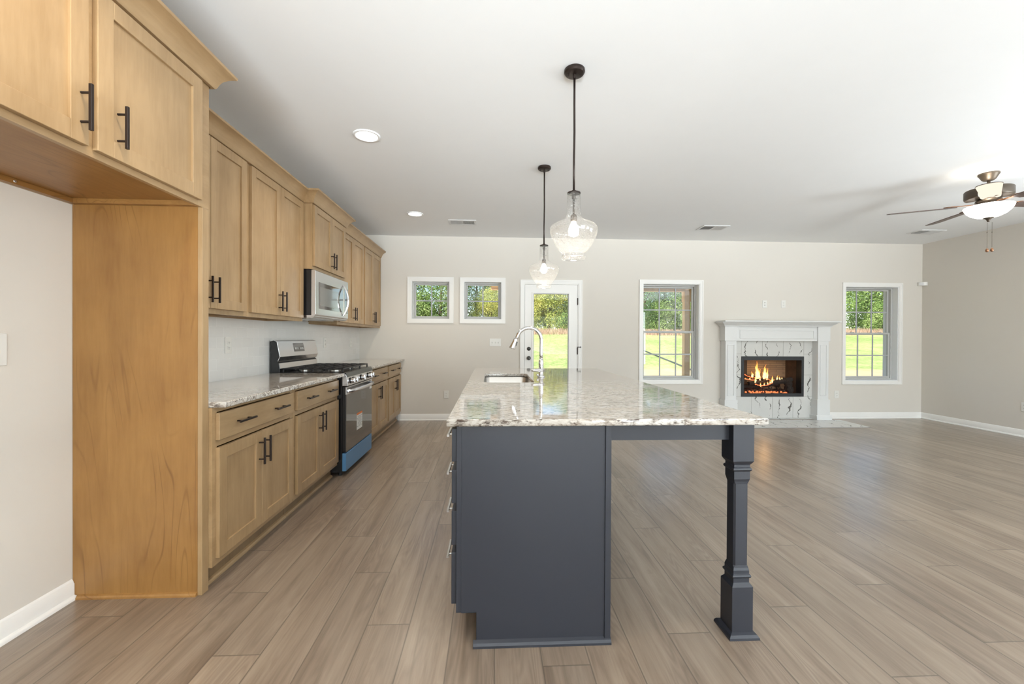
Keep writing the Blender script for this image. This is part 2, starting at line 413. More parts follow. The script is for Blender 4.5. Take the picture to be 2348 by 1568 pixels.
def lawn_mat():
    t = NT('lawn_grass'); P = t.pos(); sp = t.n('ShaderNodeSeparateXYZ'); t.l(P, sp.inputs[0])
    f = t.math('ADD', t.math('MULTIPLY', t.noise(P, .35, 3), .5), t.math('MULTIPLY', t.noise(t.vmul(P, (2.5, 1.2, 1)), 1, 5, .7), .5))
    f = t.math('ADD', t.math('MULTIPLY', f, .55), t.math('MULTIPLY', t.noise(t.vmul(P, (7, 3, 1)), 1, 4, .75), .45))
    g = t.ramp(f, [(.40, (.22, .31, .08)), (.50, (.36, .43, .15)), (.57, (.50, .54, .22)), (.66, (.50, .42, .22))])
    edge = t.math('ADD', sp.outputs[1], t.math('MULTIPLY', t.noise(P, .9, 3), 3.5))
    m = t.ramp(t.math('DIVIDE', edge, 40), [(.52, (1, 1, 1)), (.56, (0, 0, 0))])
    s = t.mix(t.noise(P, 3, 4), (.60, .49, .30), (.46, .36, .20))
    t.pbr(t.mix(m, g, s), .95, normal=t.bump(t.noise(P, 9, 4, .7), .8, .05), spec=.1); return t.m
M['lawn'] = lawn_mat()

M['bladewood'] = wood('walnut_fan_blade', (.115, .075, .062), (.065, .04, .034), 'x', .4)
M['copper'] = plain('oil_rubbed_copper', (.26, .13, .07), .38, .75, var=.15)
M['mesh'] = plain('microwave_inner_mesh', (.16, .155, .14), .12, var=.03, coat=.5)
M['plinth'] = plain('concrete_slab', (.45, .44, .42), .85, var=.08)
M['soot'] = plain('sooty_firebrick', (.075, .045, .028), .85, var=.7, scale=7)
M['ember'] = emit('ember_glow', (1, .20, .07), 1.5)
def flame_mat():
    t = NT('fire_flame'); tc = t.n('ShaderNodeTexCoord').outputs['Generated']; sp = t.n('ShaderNodeSeparateXYZ'); t.l(tc, sp.inputs[0])
    c = t.ramp(sp.outputs[2], [(0, (1, .60, .25)), (.3, (1, .82, .42)), (.65, (1, .48, .10)), (1, (.85, .20, .04))])
    e = t.n('ShaderNodeEmission'); t.l(c, e.inputs[0]); e.inputs[1].default_value = 1.7
    tr = t.n('ShaderNodeBsdfTransparent'); lw = t.n('ShaderNodeLayerWeight'); lw.inputs[0].default_value = .5
    f = t.math('MINIMUM', 1.0, t.math('ADD', t.math('MULTIPLY', lw.outputs['Facing'], 1.0), t.math('MULTIPLY', sp.outputs[2], .35)))
    mx = t.n('ShaderNodeMixShader'); t.l(f, mx.inputs[0]); t.l(e.outputs[0], mx.inputs[1]); t.l(tr.outputs[0], mx.inputs[2])
    t.l(mx.outputs[0], t.out.inputs[0]); return t.m
M['flame'] = flame_mat()
# ================================================================ the room
XL, XR, YB, YF, ZC = -1.96, 6.79, 6.356, -4.0, 2.743
YO = 6.606                                    # outer face of the back wall
def wall(name, mat, axis, plane, thick, u0, u1, holes):
    """wall slab with rectangular openings; u runs along the wall, holes = (u0, u1, z0, z1)"""
    m = MB(); us = sorted({u0, u1, *[h[0] for h in holes], *[h[1] for h in holes]})
    for a, b in zip(us, us[1:]):
        hs = sorted([h for h in holes if h[0] < b - 1e-6 and h[1] > a + 1e-6], key=lambda h: h[2]); z = 0
        for h in hs + [(0, 0, ZC + .1, 0)]:
            z1 = min(h[2], ZC + .1)
            if z1 > z + 1e-6:
                if axis == 'x': m.box(a, b, plane, plane + thick, z, z1)
                else: m.box(plane, plane + thick, a, b, z, z1)
            z = h[3]
    return structure(m.build(name, mat))
WIN = [(-1.195, -.628, 1.506, 2.076), (-.417, .148, 1.506, 2.076), (2.309, 3.19, .597, 2.076), (5.533, 6.398, .590, 2.066)]
DOOR = (.486, 1.314, .0, 2.055)
FB = (3.86, 4.825, .36, .955)
wall('wall_back', M['wall'], 'x', YB, YO - YB, XL - .2, XR + .2, WIN + [DOOR, FB])
wall('wall_left', M['wall'], 'y', XL - .15, .15, YF - .1, YB, [])
SIDE = [(-2.25, -.55, .45, 2.15), (.55, 2.25, .45, 2.15)]
REAR = [(-1.25, .42, .45, 2.15), (.47, 1.53, .05, 2.30), (1.60, 3.10, .45, 2.15), (3.18, 6.25, .05, 2.30)]
wall('wall_right', M['wall'], 'y', XR, .15, YF - .1, YB, SIDE)
wall('wall_front', M['wall'], 'x', YF - .15, .15, XL, XR, REAR)
structure(box('floor', M['floor'], None, XL - .2, XR + .2, YF - .2, YB + .1, -.1, 0))
structure(box('ceiling', M['ceil'], None, XL - .2, XR + .2, YF - .2, YO, ZC, ZC + .12))

def baseboard(name, axis, plane, sgn, a, b):
    """profiled baseboard with cap bead and quarter-round shoe"""
    pr = [(0, 0), (.026, 0), (.0255, .008), (.022, .015), (.014, .0185), (.012, .019), (.012, .072), (.008, .078), (.0075, .082), (.0045, .088), (0, .093)]
    prof = [(plane + sgn * u, v) for u, v in pr]
    m = MB()
    if axis == 'x': m.prism(prof, 'x', a, b)
    else: m.prism([(u, v) for u, v in prof], 'y', a, b)
    return structure(smooth_angle(m.build(name, M['trim']), 50))
baseboard('baseboard_back', 'x', YB, -1, -1.385, .438)
baseboard('baseboard_back', 'x', YB, -1, 1.363, 3.51)
baseboard('baseboard_back', 'x', YB, -1, 5.17, XR)
baseboard('baseboard_right', 'y', XR, -1, YF, YB)
baseboard('baseboard_left', 'y', XL, 1, YF, 2.072)

def casing(mb, x0, x1, z0, z1, w, bottom=True, y=YB):
    """stepped casing around an opening, mitred look from three nested steps"""
    for (o, i, t) in ((w, w * .72, .019), (w * .72, w * .2, .014), (w * .2, 0, .010)):
        zb = z0 - (o if bottom else 0); zi = z0 - (i if bottom else 0)
        mb.box(x0 - o, x0 - i, y - t, y, zb, z1 + o); mb.box(x1 + i, x1 + o, y - t, y, zb, z1 + o)
        mb.box(x0 - i, x1 + i, y - t, y, z1 + i, z1 + o)
        if bottom: mb.box(x0 - i, x1 + i, y - t, y, zb, zi)
def window(n, op, cols, hung, label):
    x0, x1, z0, z1 = op
    w = thing('window_%d' % n, ((x0 + x1) / 2, YB, z0), label, 'window', kind='structure')
    m = MB(); casing(m, x0, x1, z0, z1, .058); m.build('casing', M['trim'], w)
    yw = YB + .095                                     # face of the vinyl unit
    m = MB(); t = .008
    m.box(x0, x0 + t, YB, YO, z0, z1); m.box(x1 - t, x1, YB, YO, z0, z1); m.box(x0 + t, x1 - t, YB, YO, z0, z0 + t); m.box(x0 + t, x1 - t, YB, YO, z1 - t, z1)
    m.build('jamb', M['jamb'], w)
    a, b, c, d = x0 + t, x1 - t, z0 + t, z1 - t
    def frame(name, a, b, c, d, y0, y1, wd, mat, par=w):
        m = MB(); m.box(a, a + wd, y0, y1, c, d); m.box(b - wd, b, y0, y1, c, d)
        m.box(a + wd, b - wd, y0, y1, c, c + wd); m.box(a + wd, b - wd, y0, y1, d - wd, d)
        return m.build(name, mat, par, bevel=.003)
    frame('window_frame', a, b, c, d, yw, yw + .07, .022, M['vinyl'])
    a += .022; b -= .022; c += .022; d -= .022
    def sash(a, b, c, d, y, wd, rows):
        f = frame('sash', a, b, c, d, y, y + .024, wd, M['vinyl'])
        ga, gb, gc, gd = a + wd, b - wd, c + wd, d - wd
        m = MB()
        for i in range(1, cols): x = ga + (gb - ga) * i / cols; m.box(x - .009, x + .009, y + .008, y + .016, gc, gd)
        for i in range(1, rows): z = gc + (gd - gc) * i / rows; m.box(ga, gb, y + .0075, y + .0165, z - .009, z + .009)
        m.build('muntin_grid', M['grille'], f)
        box('glass_pane', M['glass'], f, ga, gb, y + .018, y + .0195, gc, gd)
    if hung:
        mid = (c + d) / 2
        sash(a, b, mid - .018, d, yw + .040, .026, 2)
        sash(a, b, c, mid + .018, yw + .012, .030, 2)
        m = MB()
        for x in (a + (b - a) * .22, a + (b - a) * .78): m.box(x - .025, x + .025, yw + .004, yw + .02, mid + .016, mid + .026)
        m.build('sash_lock', M['vinyl'], w, bevel=.003)
    else: sash(a, b, c, d, yw + .02, .020, 2)
    return w
window(1, WIN[0], 2, False, 'small square four-pane window nearest the wooden cabinets')
window(2, WIN[1], 2, False, 'small square four-pane window beside the glazed door')
window(3, WIN[2], 3, True, 'tall double-hung window between the glazed door and the fireplace')
window(4, WIN[3], 3, True, 'tall double-hung window between the fireplace and the room corner')

# glazed openings made up to frame the fill lamps of the unseen half
for i, (u0, u1, z0, z1) in enumerate(REAR + SIDE):
    side = i > 3; nm = {1: 'added_door_2', 3: 'added_door_3'}.get(i, 'window_%d' % (5 + i))
    w = thing(nm, (XR, u0, z0) if side else (u0, YF, z0), 'plain glazed opening added around a fill lamp, out of view', 'window', kind='structure')
    m, g_ = MB(), MB()
    def bx_(q, a, b, c, d, t0=.06, t1=.10):
        q.box(*((XR + t0, XR + t1, a, b) if side else (a, b, YF - t1, YF - t0)), c, d)
    for q in ((u0, u0 + .06, z0, z1), (u1 - .06, u1, z0, z1), (u0 + .06, u1 - .06, z0, z0 + .06), (u0 + .06, u1 - .06, z1 - .06, z1), ((u0 + u1) / 2 - .03, (u0 + u1) / 2 + .03, z0 + .06, z1 - .06)): bx_(m, *q)
    bx_(g_, u0 + .06, u1 - .06, z0 + .06, z1 - .06, .078, .082)
    m.build('window_frame', M['trim'], w); g_.build('glass_pane', M['glass'], w)
structure(box('bounce_ground', M['plinth'], None, -12, 18, -22, YF - .16, -.4, -.28))  # unseen slab added to bounce sunlight up into the room

# glazed back door
dr = thing('door_1', (.9, YB, 0), 'white full-glass back door behind the kitchen island', 'door', kind='structure')
m = MB(); casing(m, DOOR[0], DOOR[1], 0, DOOR[3], .056, False); m.build('casing', M['trim'], dr)
m = MB(); m.box(.486, .498, YB, YO, 0, 2.055); m.box(1.302, 1.314, YB, YO, 0, 2.055); m.box(.498, 1.302, YB, YO, 2.043, 2.055)
m.box(.498, .51, YB + .05, YO, 0, 2.043); m.box(1.29, 1.302, YB + .05, YO, 0, 2.043); m.build('door_frame', M['trim'], dr)
gx0, gx1, gz0, gz1 = .632, 1.166, .26, 1.905
m = MB(); y0, y1 = YB + .004, YB + .048
m.box(.502, gx0, y0, y1, .012, 2.04); m.box(gx1, 1.299, y0, y1, .012, 2.04); m.box(gx0, gx1, y0, y1, .012, gz0); m.box(gx0, gx1, y0, y1, gz1, 2.04)
slabd = m.build('door_slab', M['trim'], dr)
m = MB(); w_ = .026
for a, b, c, d in ((gx0 - w_, gx0, gz0 - w_, gz1 + w_), (gx1, gx1 + w_, gz0 - w_, gz1 + w_), (gx0, gx1, gz0 - w_, gz0), (gx0, gx1, gz1, gz1 + w_)): m.box(a, b, y0 - .009, y0 + .01, c, d)
m.build('glass_stop', M['trim'], slabd, bevel=.003)
m = MB(); w_ = .006
for a, b, c, d in ((gx0, gx0 + w_, gz0, gz1), (gx1 - w_, gx1, gz0, gz1), (gx0, gx1, gz0, gz0 + w_), (gx0, gx1, gz1 - w_, gz1)): m.box(a, b, y0, y1, c, d)
m.build('glazing_bead', M['grille'], slabd)
box('glass_pane', M['glass'], slabd, gx0, gx1, y0 + .02, y0 + .024, gz0, gz1)
for z in (.30, 1.04, 1.79):
    m = MB(); m.cyl((1.302, YB - .004, z - .052), (1.302, YB - .004, z + .052), .007); m.box(1.298, 1.306, YB - .002, YB + .003, z - .05, z + .05)
    m.build('hinge', M['bronze'], dr)
m = MB(); m.tube([(1.302, YB - .008, 1.10), (1.325, YB - .03, 1.10), (1.345, YB - .032, 1.10)], .005); m.cyl((1.345, YB - .038, 1.10), (1.345, YB - .014, 1.10), .008)
m.build('hinge_door_stop', M['bronze'], dr, smooth=True)
for z, nm in ((1.071, 'deadbolt'), (.93, 'door_knob')):
    m = MB()
    if nm == 'deadbolt': m.lathe([(.001, y0 - .016), (.012, y0 - .016), (.013, y0 - .012), (.026, y0 - .008), (.03, y0 - .002), (.03, y0)], (.563, 0, z), 24, 'y')
    else: m.lathe([(.001, y0 - .062), (.015, y0 - .060), (.025, y0 - .05), (.027, y0 - .042), (.02, y0 - .028), (.011, y0 - .022), (.011, y0 - .01), (.030, y0 - .006), (.032, y0)], (.563, 0, z), 24, 'y')
    m.build(nm, M['gunmetal'], dr, smooth=True)
box('threshold', M['nickel'], dr, .498, 1.302, YB, YO, 0, .012)

# plates, outlets, switches
def outlet(loc, normal, label, kind='duplex', group=None, wd=.072, ht=.116):
    """wall plate facing -y, +x or -x"""
    nm = {'duplex': 'outlet', 'switch': 'light_switch', 'cable': 'cable_plate', 'blank': 'wall_plate'}[kind]
    o = thing(nm, (0, 0, 0), label, {'duplex': 'outlet', 'switch': 'switch', 'cable': 'cable plate', 'blank': 'wall plate'}[kind], group)
    m = MB(); m.box(-wd / 2, wd / 2, -.006, 0, -ht / 2, ht / 2); m.build('cover_plate', M['plate'], o, bevel=.003)
    if kind == 'duplex':
        for s in (-1, 1):
            m = MB(); m.prism(rrect(-.0165, .0165, s * .0195 - .0145, s * .0195 + .0145, .008, 4), 'y', -.0085, -.005)
            r = m.build('receptacle', M['plate'], o)
            m = MB(); m.box(-.0075, -.0055, -.0092, -.0084, s * .0195 - .002, s * .0195 + .007); m.box(.0055, .0075, -.0092, -.0084, s * .0195 - .002, s * .0195 + .007)
            m.cyl((0, -.0092, s * .0195 - .008), (0, -.0084, s * .0195 - .008), .0025, seg=8); m.build('slots', M['slot'], r)
    elif kind == 'switch':
        n = max(1, round(wd / .05))
        for i in range(n):
            x = (i - (n - 1) / 2) * .046
            m = MB(); m.prism([(-.006, -.011), (-.018, .004), (-.006, .011)], 'x', x - .004, x + .004); m.build('toggle', M['plate'], o)
    elif kind == 'cable':
        for s in (-1, 1): MB().cyl((0, -.013, s * .018), (0, -.006, s * .018), .005).build('coax_jack', M['slot'], o)
    rot = {'-y': 0, '+x': PI / 2, '-x': -PI / 2}[normal]
    o.location = loc; o.rotation_euler = (0, 0, rot); return o
outlet((4.224, YB, 1.778), '-y', 'left of the two small white plates above the fireplace mantel', 'cable')
outlet((4.525, YB, 1.78), '-y', 'right of the two small white plates above the fireplace mantel', 'duplex')
outlet((.055, YB, 1.164), '-y', 'white three-toggle light switch plate left of the glazed door', 'switch', wd=.170)
outlet((-.672, YB, .382), '-y', 'white outlet low on the back wall left of the island', 'duplex')
outlet((5.398, YB, .376), '-y', 'white outlet low on the back wall right of the fireplace', 'duplex')
outlet((XL + .009, 3.23, 1.168), '+x', 'white outlet in the subway tile left of the range', 'duplex', wd=.076, ht=.122)
outlet((XL + .009, 5.045, 1.168), '+x', 'white outlet in the subway tile just right of the range backguard', 'duplex')
outlet((XL + .009, 5.96, 1.158), '+x', 'white outlet in the subway tile near the back corner', 'duplex')
outlet((XL, 1.742, 1.176), '+x', 'wide pale blank plate on the wall inside the refrigerator alcove', 'blank', wd=.125, ht=.13)
outlet((XR, 5.053, .386), '-x', 'white outlet low on the right wall at the photo edge', 'duplex')
o = thing('motion_sensor', (6.765, 6.331, 2.11), 'small white motion sensor high in the room corner', 'sensor')
m = MB(); d_ = Vector((-1, -1, 0)).normalized()
m.prism([(6.79, 6.27), (6.79, 6.356), (6.704, 6.356), (6.702, 6.325), (6.735, 6.285), (6.765, 6.268)], 'z', 2.082, 2.138); m.build('housing', M['plate'], o, bevel=.006, seg=3)
m = MB(); m.prism([(6.707, 6.318), (6.736, 6.283), (6.734, 6.281), (6.705, 6.316)], 'z', 2.094, 2.126); m.build('lens', M['vent'], o)

# ceiling fixtures
def vent(loc, label, yaw=0):
    o = thing('ceiling_vent', (0, 0, 0), label, 'air vent')
    L, D = .18, .115
    m = MB()
    m.box(-L, L, -D, -.075, -.008, 0); m.box(-L, L, .075, D, -.008, 0); m.box(-L, -.15, -.075, .075, -.008, 0); m.box(.15, L, -.075, .075, -.008, 0); m.box(-.008, .008, -.075, .075, -.007, 0)
    m.build('vent_frame', M['vent'], o, bevel=.003)
    box('duct_opening', M['duct'], o, -.15, .15, -.075, .075, -.0008, -.0002)
    for s, nm in ((-1, 'louvers'), (1, 'louvers')):
        m = MB(); n = 13
        for i in range(n):
            x = s * (.014 + i * .0108); c = math.cos(s * .85); q = math.sin(s * .85)
            pts = []
            for u, v in ((-.006, -.0005), (.006, -.0005), (.006, .0005), (-.006, .0005)): pts.append((x + u * c + v * q, -.0065 - u * q * .9 + v * c))
            m.prism(pts, 'y', -.075, .075)
        m.build(nm, M['vent'], o)
    o.location = loc; return o
v = vent((-.385, 5.56, ZC), 'white ceiling vent beyond the far recessed light')
dup(v, (2.99, 5.60, ZC), 'white ceiling vent above the tall window left of the fireplace')
dup(v, (6.05, 5.62, ZC), 'white ceiling vent behind the ceiling fan')
for q in ('ceiling registers',):
    for ob in [o for o in S.objects if o.name.startswith('ceiling_vent')]: ob['group'] = q
def downlight(loc, label):
    o = thing('recessed_light', (0, 0, 0), label, 'ceiling light', 'recessed lights over the kitchen')
    m = MB(); m.lathe([(.098, 0), (.098, -.004), (.092, -.008), (.080, -.009), (.078, -.004), (.078, 0)], seg=40, caps=False); m.build('trim_ring', M['ceil'], o, smooth=True)
    m = MB(); m.lathe([(.001, -.0032), (.05, -.0032), (.078, -.003)], seg=40, caps=False); m.build('lens', M['can'], o)
    o.location = loc; return o
cans = [(-.94, 5.22), (-.94, 3.22), (-.94, 1.22), (-.94, -.78)]
c0 = downlight((-.94, 5.22, ZC), 'round recessed light nearest the back wall')
dup(c0, (-.94, 3.22, ZC), 'larger-looking round recessed light above the range side of the island')
for x, y in cans:
    lamp('downlight_beam', 'AREA', (x, y, ZC - .012), 6.5, (1, .89, .73), aim=(0, 0, -1), shape='DISK', size=.14, spread=math.radians(124))

def pendant(label):
    o = thing('pendant_light', (0, 0, 0), label, 'pendant light', 'glass pendants over the island')
    m = MB(); m.lathe([(.001, -.028), (.036, -.028), (.052, -.024), (.058, -.016), (.058, -.003), (.055, 0)], seg=36); cp = smooth_angle(m.build('ceiling_canopy', M['bronze'], o), 30)
    for s in (-1, 1): MB().cyl((s * .035, 0, -.036), (s * .035, 0, -.026), .0045, seg=10).build('canopy_screw', M['bronze'], cp)
    MB().cyl((0, 0, -.05), (0, 0, -.026), .008).build('stem_collar', M['bronze'], cp)
    m = MB(); m.tube([(0, 0, -.03), (0, 0, -.20), (.0015, 0, -.35), (-.0005, 0, -.52), (0, 0, -.69)], .0062); m.build('stem', M['bronze'], o, smooth=True)
    z = -.690
    m = MB(); m.lathe([(.001, z + .012), (.012, z + .012), (.014, z + .004), (.037, z), (.038, z - .006), (.001, z - .006)], seg=28); m.build('cap', M['bronze'], o, smooth=True)
    prof = [(.0365, -.694), (.0372, -.72), (.0375, -.76), (.0385, -.80), (.044, -.828), (.056, -.842), (.080, -.853), (.108, -.866), (.126, -.878), (.134, -.892), (.134, -.908),
            (.126, -.938), (.113, -.965), (.098, -.990), (.082, -1.012), (.068, -1.026), (.061, -1.032), (.0605, -1.040), (.066, -1.046), (.067, -1.056), (.062, -1.066), (.050, -1.069)]
    m = MB(); m.lathe(prof, seg=56, caps=False); sh = m.build('glass_shade', M['seeded'], o, smooth=True)
    m = MB(); m.cyl((0, 0, -.70), (0, 0, -.725), .011); m.cyl((0, 0, -.72), (0, 0, -.815), .0062)
    m.lathe([(.007, -.812), (.017, -.817), (.019, -.83), (.019, -.846), (.015, -.852)], seg=20); m.build('socket', M['bronze2'], o, smooth=True)
    m = MB(); m.lathe([(.012, -.850), (.014, -.862), (.024, -.88), (.030, -.90), (.029, -.918), (.018, -.934), (.001, -.94)], seg=24); m.build('bulb', M['bulb'], o, smooth=True)
    return o
p0 = pendant('large-looking seeded glass pendant light hanging nearest the camera')
p0.location = (.4595, 2.366, ZC)
dup(p0, (.4595, 3.722, ZC), 'seeded glass pendant light hanging farther back, before the glazed door')
for y in (2.366, 3.722): lamp('pendant_bulb_light', 'POINT', (.4595, y, ZC - .955), 3.5, (1, .90, .78), shadow_soft_size=.03)

# ceiling fan
FX, FY = 4.49, 3.62
fan = thing('ceiling_fan', (FX, FY, ZC), 'bronze ceiling fan with lit white glass bowl', 'ceiling fan')
fc = (FX, FY, 0)
m = MB(); m.lathe([(.062, 2.743), (.070, 2.743), (.070, 2.730), (.064, 2.722), (.046, 2.688), (.034, 2.678), (.001, 2.678)], fc, 36); smooth_angle(m.build('ceiling_canopy', M['bronze2'], fan), 35)
m = MB(); m.cyl((FX, FY, 2.70), (FX, FY, 2.50), .011); m.build('downrod', M['bronze2'], fan, smooth=True)
vis = math.atan2(-FY, -FX)
hp = [(.055, 2.512), (.148, 2.518), (.155, 2.524), (.158, 2.532), (.158, 2.592), (.154, 2.598), (.12, 2.600), (.12, 2.592), (.148, 2.590)]
for a_ in (vis + .42, vis - .42 - 1.5):
    m = MB(); m.lathe(hp, fc, 22, caps=False, a0=a_, a1=a_ + 1.5); smooth_angle(m.build('motor_housing', M['bronze2'], fan), 35)
m = MB(); N_ = 32
def ring_(r, z, dx, dy): return [(FX + dx + r * math.cos(2 * PI * k / N_), FY + dy + r * math.sin(2 * PI * k / N_), z) for k in range(N_)]
m.rings([ring_(.060, 2.498, -.085, -.085), ring_(.063, 2.504, -.087, -.085), ring_(.080, 2.590, -.101, -.085), ring_(.083, 2.600, -.103, -.085), ring_(.080, 2.600, -.103, -.085)], caps=False); m.build('upper_glass_shade', M['shade'], fan, smooth=True)
m = MB(); m.rings([ring_(.080, 2.599, -.103, -.085), ring_(.0845, 2.599, -.103, -.085), ring_(.0845, 2.605, -.103, -.085), ring_(.080, 2.605, -.103, -.085), ring_(.080, 2.599, -.103, -.085)], caps=False); m.build('shade_rim', M['bronze2'], fan, smooth=True)
m = MB(); m.lathe([(.001, 2.516), (.06, 2.515), (.085, 2.50), (.088, 2.486), (.076, 2.470), (.055, 2.464), (.052, 2.450), (.12, 2.444), (.12, 2.438), (.001, 2.438)], fc, 36); smooth_angle(m.build('rotor_hub', M['bronze2'], fan), 40)
m = MB(); m.lathe([(.159, 2.448), (.162, 2.444), (.158, 2.430), (.142, 2.400), (.114, 2.372), (.076, 2.352), (.038, 2.342), (.008, 2.340)], fc, 48, caps=False); m.build('glass_bowl', M['bowl'], fan, smooth=True)
m = MB(); m.lathe([(.038, 2.346), (.036, 2.340), (.022, 2.334), (.013, 2.322), (.010, 2.314), (.009, 2.306), (.001, 2.304)], fc, 24); m.build('finial', M['bronze2'], fan, smooth=True)
for i, (deg) in enumerate((150, 75, 352, 266)):
    a = math.radians(deg); ca, sa = math.cos(a), math.sin(a)
    def T(r, s, z): return (FX + r * ca - s * sa, FY + r * sa + s * ca, z)
    outline = [(.215, .026), (.24, .044), (.34, .056), (.50, .062), (.64, .060), (.690, .050), (.706, .030), (.710, 0)]
    outline = outline + [(r, -s) for r, s in outline[::-1][1:]]
    tilt = -.18
    m = MB(); top = [m.b.verts.new(T(r, s, 2.462 + s * tilt + .003)) for r, s in outline]; bot = [m.b.verts.new(T(r, s, 2.462 + s * tilt - .003)) for r, s in outline]
    m._f(top); m._f(bot[::-1]); n = len(top)
    for q in range(n): m._f([top[q], bot[q], bot[(q + 1) % n], top[(q + 1) % n]])
    bl = m.build('blade', M['bladewood'], fan)
    m = MB(); m.rings([[T(r, s * w, 2.464 + s * w * tilt + dz) for s, dz in ((-1, .004), (1, .004), (1, .011), (-1, .011))] for r, w in ((.07, .016), (.13, .010), (.19, .014), (.24, .036), (.28, .030), (.30, .008))])
    m.build('blade_iron', M['copper'], bl, bevel=.002)
for dx, zz in ((-.010, 2.045), (.022, 2.048)):
    m = MB(); m.cyl((FX + dx, FY - .012 * (dx > 0), 2.30), (FX + dx, FY - .012 * (dx > 0), zz + .02), .0012, seg=6)
    m.cyl((FX + dx, FY - .012 * (dx > 0), 2.205), (FX + dx, FY - .012 * (dx > 0), 2.214), .0035, seg=8)
    m.build('pull_chain', M['bronze2'], fan)
    m = MB(); m.lathe([(.001, zz + .022), (.006, zz + .018), (.0115, zz + .006), (.012, zz - .004), (.007, zz - .013), (.001, zz - .015)], (FX + dx, FY - .012 * (dx > 0), 0), 16)
    m.build('chain_pull', M['copper'], fan, smooth=True)
lamp('fan_upper_light', 'POINT', (FX - .103, FY - .085, 2.57), 3.2, (1, .90, .76), shadow_soft_size=.04)
# ================================================================ kitchen cabinets along the left wall
def bar_pull(parent, face, y, z, vertical=True, length=.152, mat=None, sgn=1):
    """T-bar pull standing off a face at x = face (sgn +1 faces +x, -1 faces -x)"""
    mat = mat or M['bronze']; m = MB(); xo = face + sgn * .032; h = length / 2; r = .0052; p = .048
    if vertical:
        m.prism(rrect(xo - r, xo + r, y - r, y + r, .002, 2), 'z', z - h, z + h)
        for s in (-1, 1): m.cyl((face - sgn * .001, y, z + s * p), (xo, y, z + s * p), .0042, seg=10)
    else:
        m.prism(rrect(xo - r, xo + r, z - r, z + r, .002, 2), 'y', y - h, y + h)
        for s in (-1, 1): m.cyl((face - sgn * .001, y + s * p, z), (xo, y + s * p, z), .0042, seg=10)
    return m.build('handle', mat, parent)
def shaker(parent, xb, y0, y1, z0, z1, rail=.062, name='door', mat=None, sgn=1):
    """recessed-panel door, back at x = xb, facing sgn*x"""
    t = .020 * sgn; m = MB(); f = xb + t; s = lambda a, b: (min(a, b), max(a, b))
    for a, b, c, d in ((y0, y0 + rail, z0, z1), (y1 - rail, y1, z0, z1)): m.box(*s(xb, f), a, b, c, d)
    m.box(*s(xb, f), y0 + rail, y1 - rail, z0, z0 + rail); m.box(*s(xb, f), y0 + rail, y1 - rail, z1 - rail, z1)
    d_ = m.build(name, mat or M['cab'], parent, bevel=.0016)
    m = MB(); m.box(*s(xb, f - .010 * sgn), y0 + rail, y1 - rail, z0 + rail, z1 - rail); m.build('panel', mat or M['cab'], d_)
    return d_
def drawer_front(parent, xb, y0, y1, z0, z1, mat=None, sgn=1):
    f = xb + .020 * sgn
    return MB().box(min(xb, f), max(xb, f), y0, y1, z0, z1).build('drawer_front', mat or M['cab_h'], parent, bevel=.002)
def face_frame(parent, xf, y0, y1, z0, z1, stiles, rails, w=.038):
    m = MB(); x0 = xf - .019
    for y in stiles: m.box(x0, xf, y - w / 2, y + w / 2, z0, z1)
    for a, b in rails: m.box(x0, xf - .0004, y0, y1, a, b)
    return m.build('face_frame', M['cab'], parent)
CROWN = [(0, 0), (.012, .002), (.018, .010), (.024, .028), (.034, .048), (.050, .066), (.068, .080), (.078, .084), (.080, .092), (.080, .096), (0, .096)]
def crown(name, parent, xf, y0, y1, z, xw, ret0=False, ret1=False, k=1.0):
    """cove crown along y with optional mitred returns back to the wall at either end"""
    m = MB(); path = []
    if ret0: path.append(((xw, y0), (0, -1)))
    path.append(((xf, y0), (1, -1) if ret0 else (1, 0)))
    path.append(((xf, y1), (1, 1) if ret1 else (1, 0)))
    if ret1: path.append(((xw, y1), (0, 1)))
    m.rings([[(p[0] + d[0] * u * k, p[1] + d[1] * u * k, z + v * k) for u, v in CROWN] for p, d in path])
    return smooth_angle(m.build(name, M['cab_h'], parent), 28)

# refrigerator surround: tall end panel and the deep cabinet over the alcove
XFR = -1.371
pn = thing('refrigerator_end_panel', (-1.66, 2.10, 0), 'tall maple end panel between the empty refrigerator alcove and the counter', 'cabinet panel')
box('side_panel', M['maple'], pn, XL + .002, -1.392, 2.074, 2.092, 0, 1.868)
m = MB(); m.box(-1.392, XFR, 2.074, 2.119, 0, 1.845); m.build('front_stile', M['cab'], pn, bevel=.0012)
MB().prism([(2.074, 0), (2.060, 0), (2.0605, .008), (2.065, .015), (2.074, .019)], 'x', XL + .026, -1.393).build('shoe_molding', M['maple_h'], pn)
fc_ = thing('over_refrigerator_cabinet', (-1.66, 1.5, 1.845), 'deep wooden cabinet above the refrigerator alcove, nearest the camera', 'cabinet')
m = MB(); m.box(XL + .002, -1.390, .93, .948, 1.845, 2.44); m.box(XL + .002, -1.390, 2.100, 2.119, 1.870, 2.44); m.box(XL + .002, -1.390, .948, 2.1, 2.42, 2.44); m.box(XL + .002, XL + .012, .948, 2.1, 1.845, 2.44)
m.build('carcass', M['cab'], fc_)
box('bottom_panel', M['maple_h'], fc_, XL + .012, -1.390, .948, 2.100, 1.868, 1.882)
m = MB(); m.box(XL + .012, XL + .030, .948, 2.05, 1.846, 1.868); m.box(XL + .012, -1.392, 2.046, 2.0735, 1.846, 1.868); m.build('hanging_rail', M['maple_h'], fc_, bevel=.001)
m = MB(); m.lathe([(.001, XL + .0325), (.005, XL + .0320), (.006, XL + .030)], (0, 1.81, 1.857), 12, 'x'); m.build('screw', M['nickel'], fc_)
m = MB()
for a, b, z in ((.93, .968, 1.845), (1.484, 1.523, 1.883), (2.040, 2.119, 1.845)): m.box(-1.390, XFR, a, b, z, 2.44)
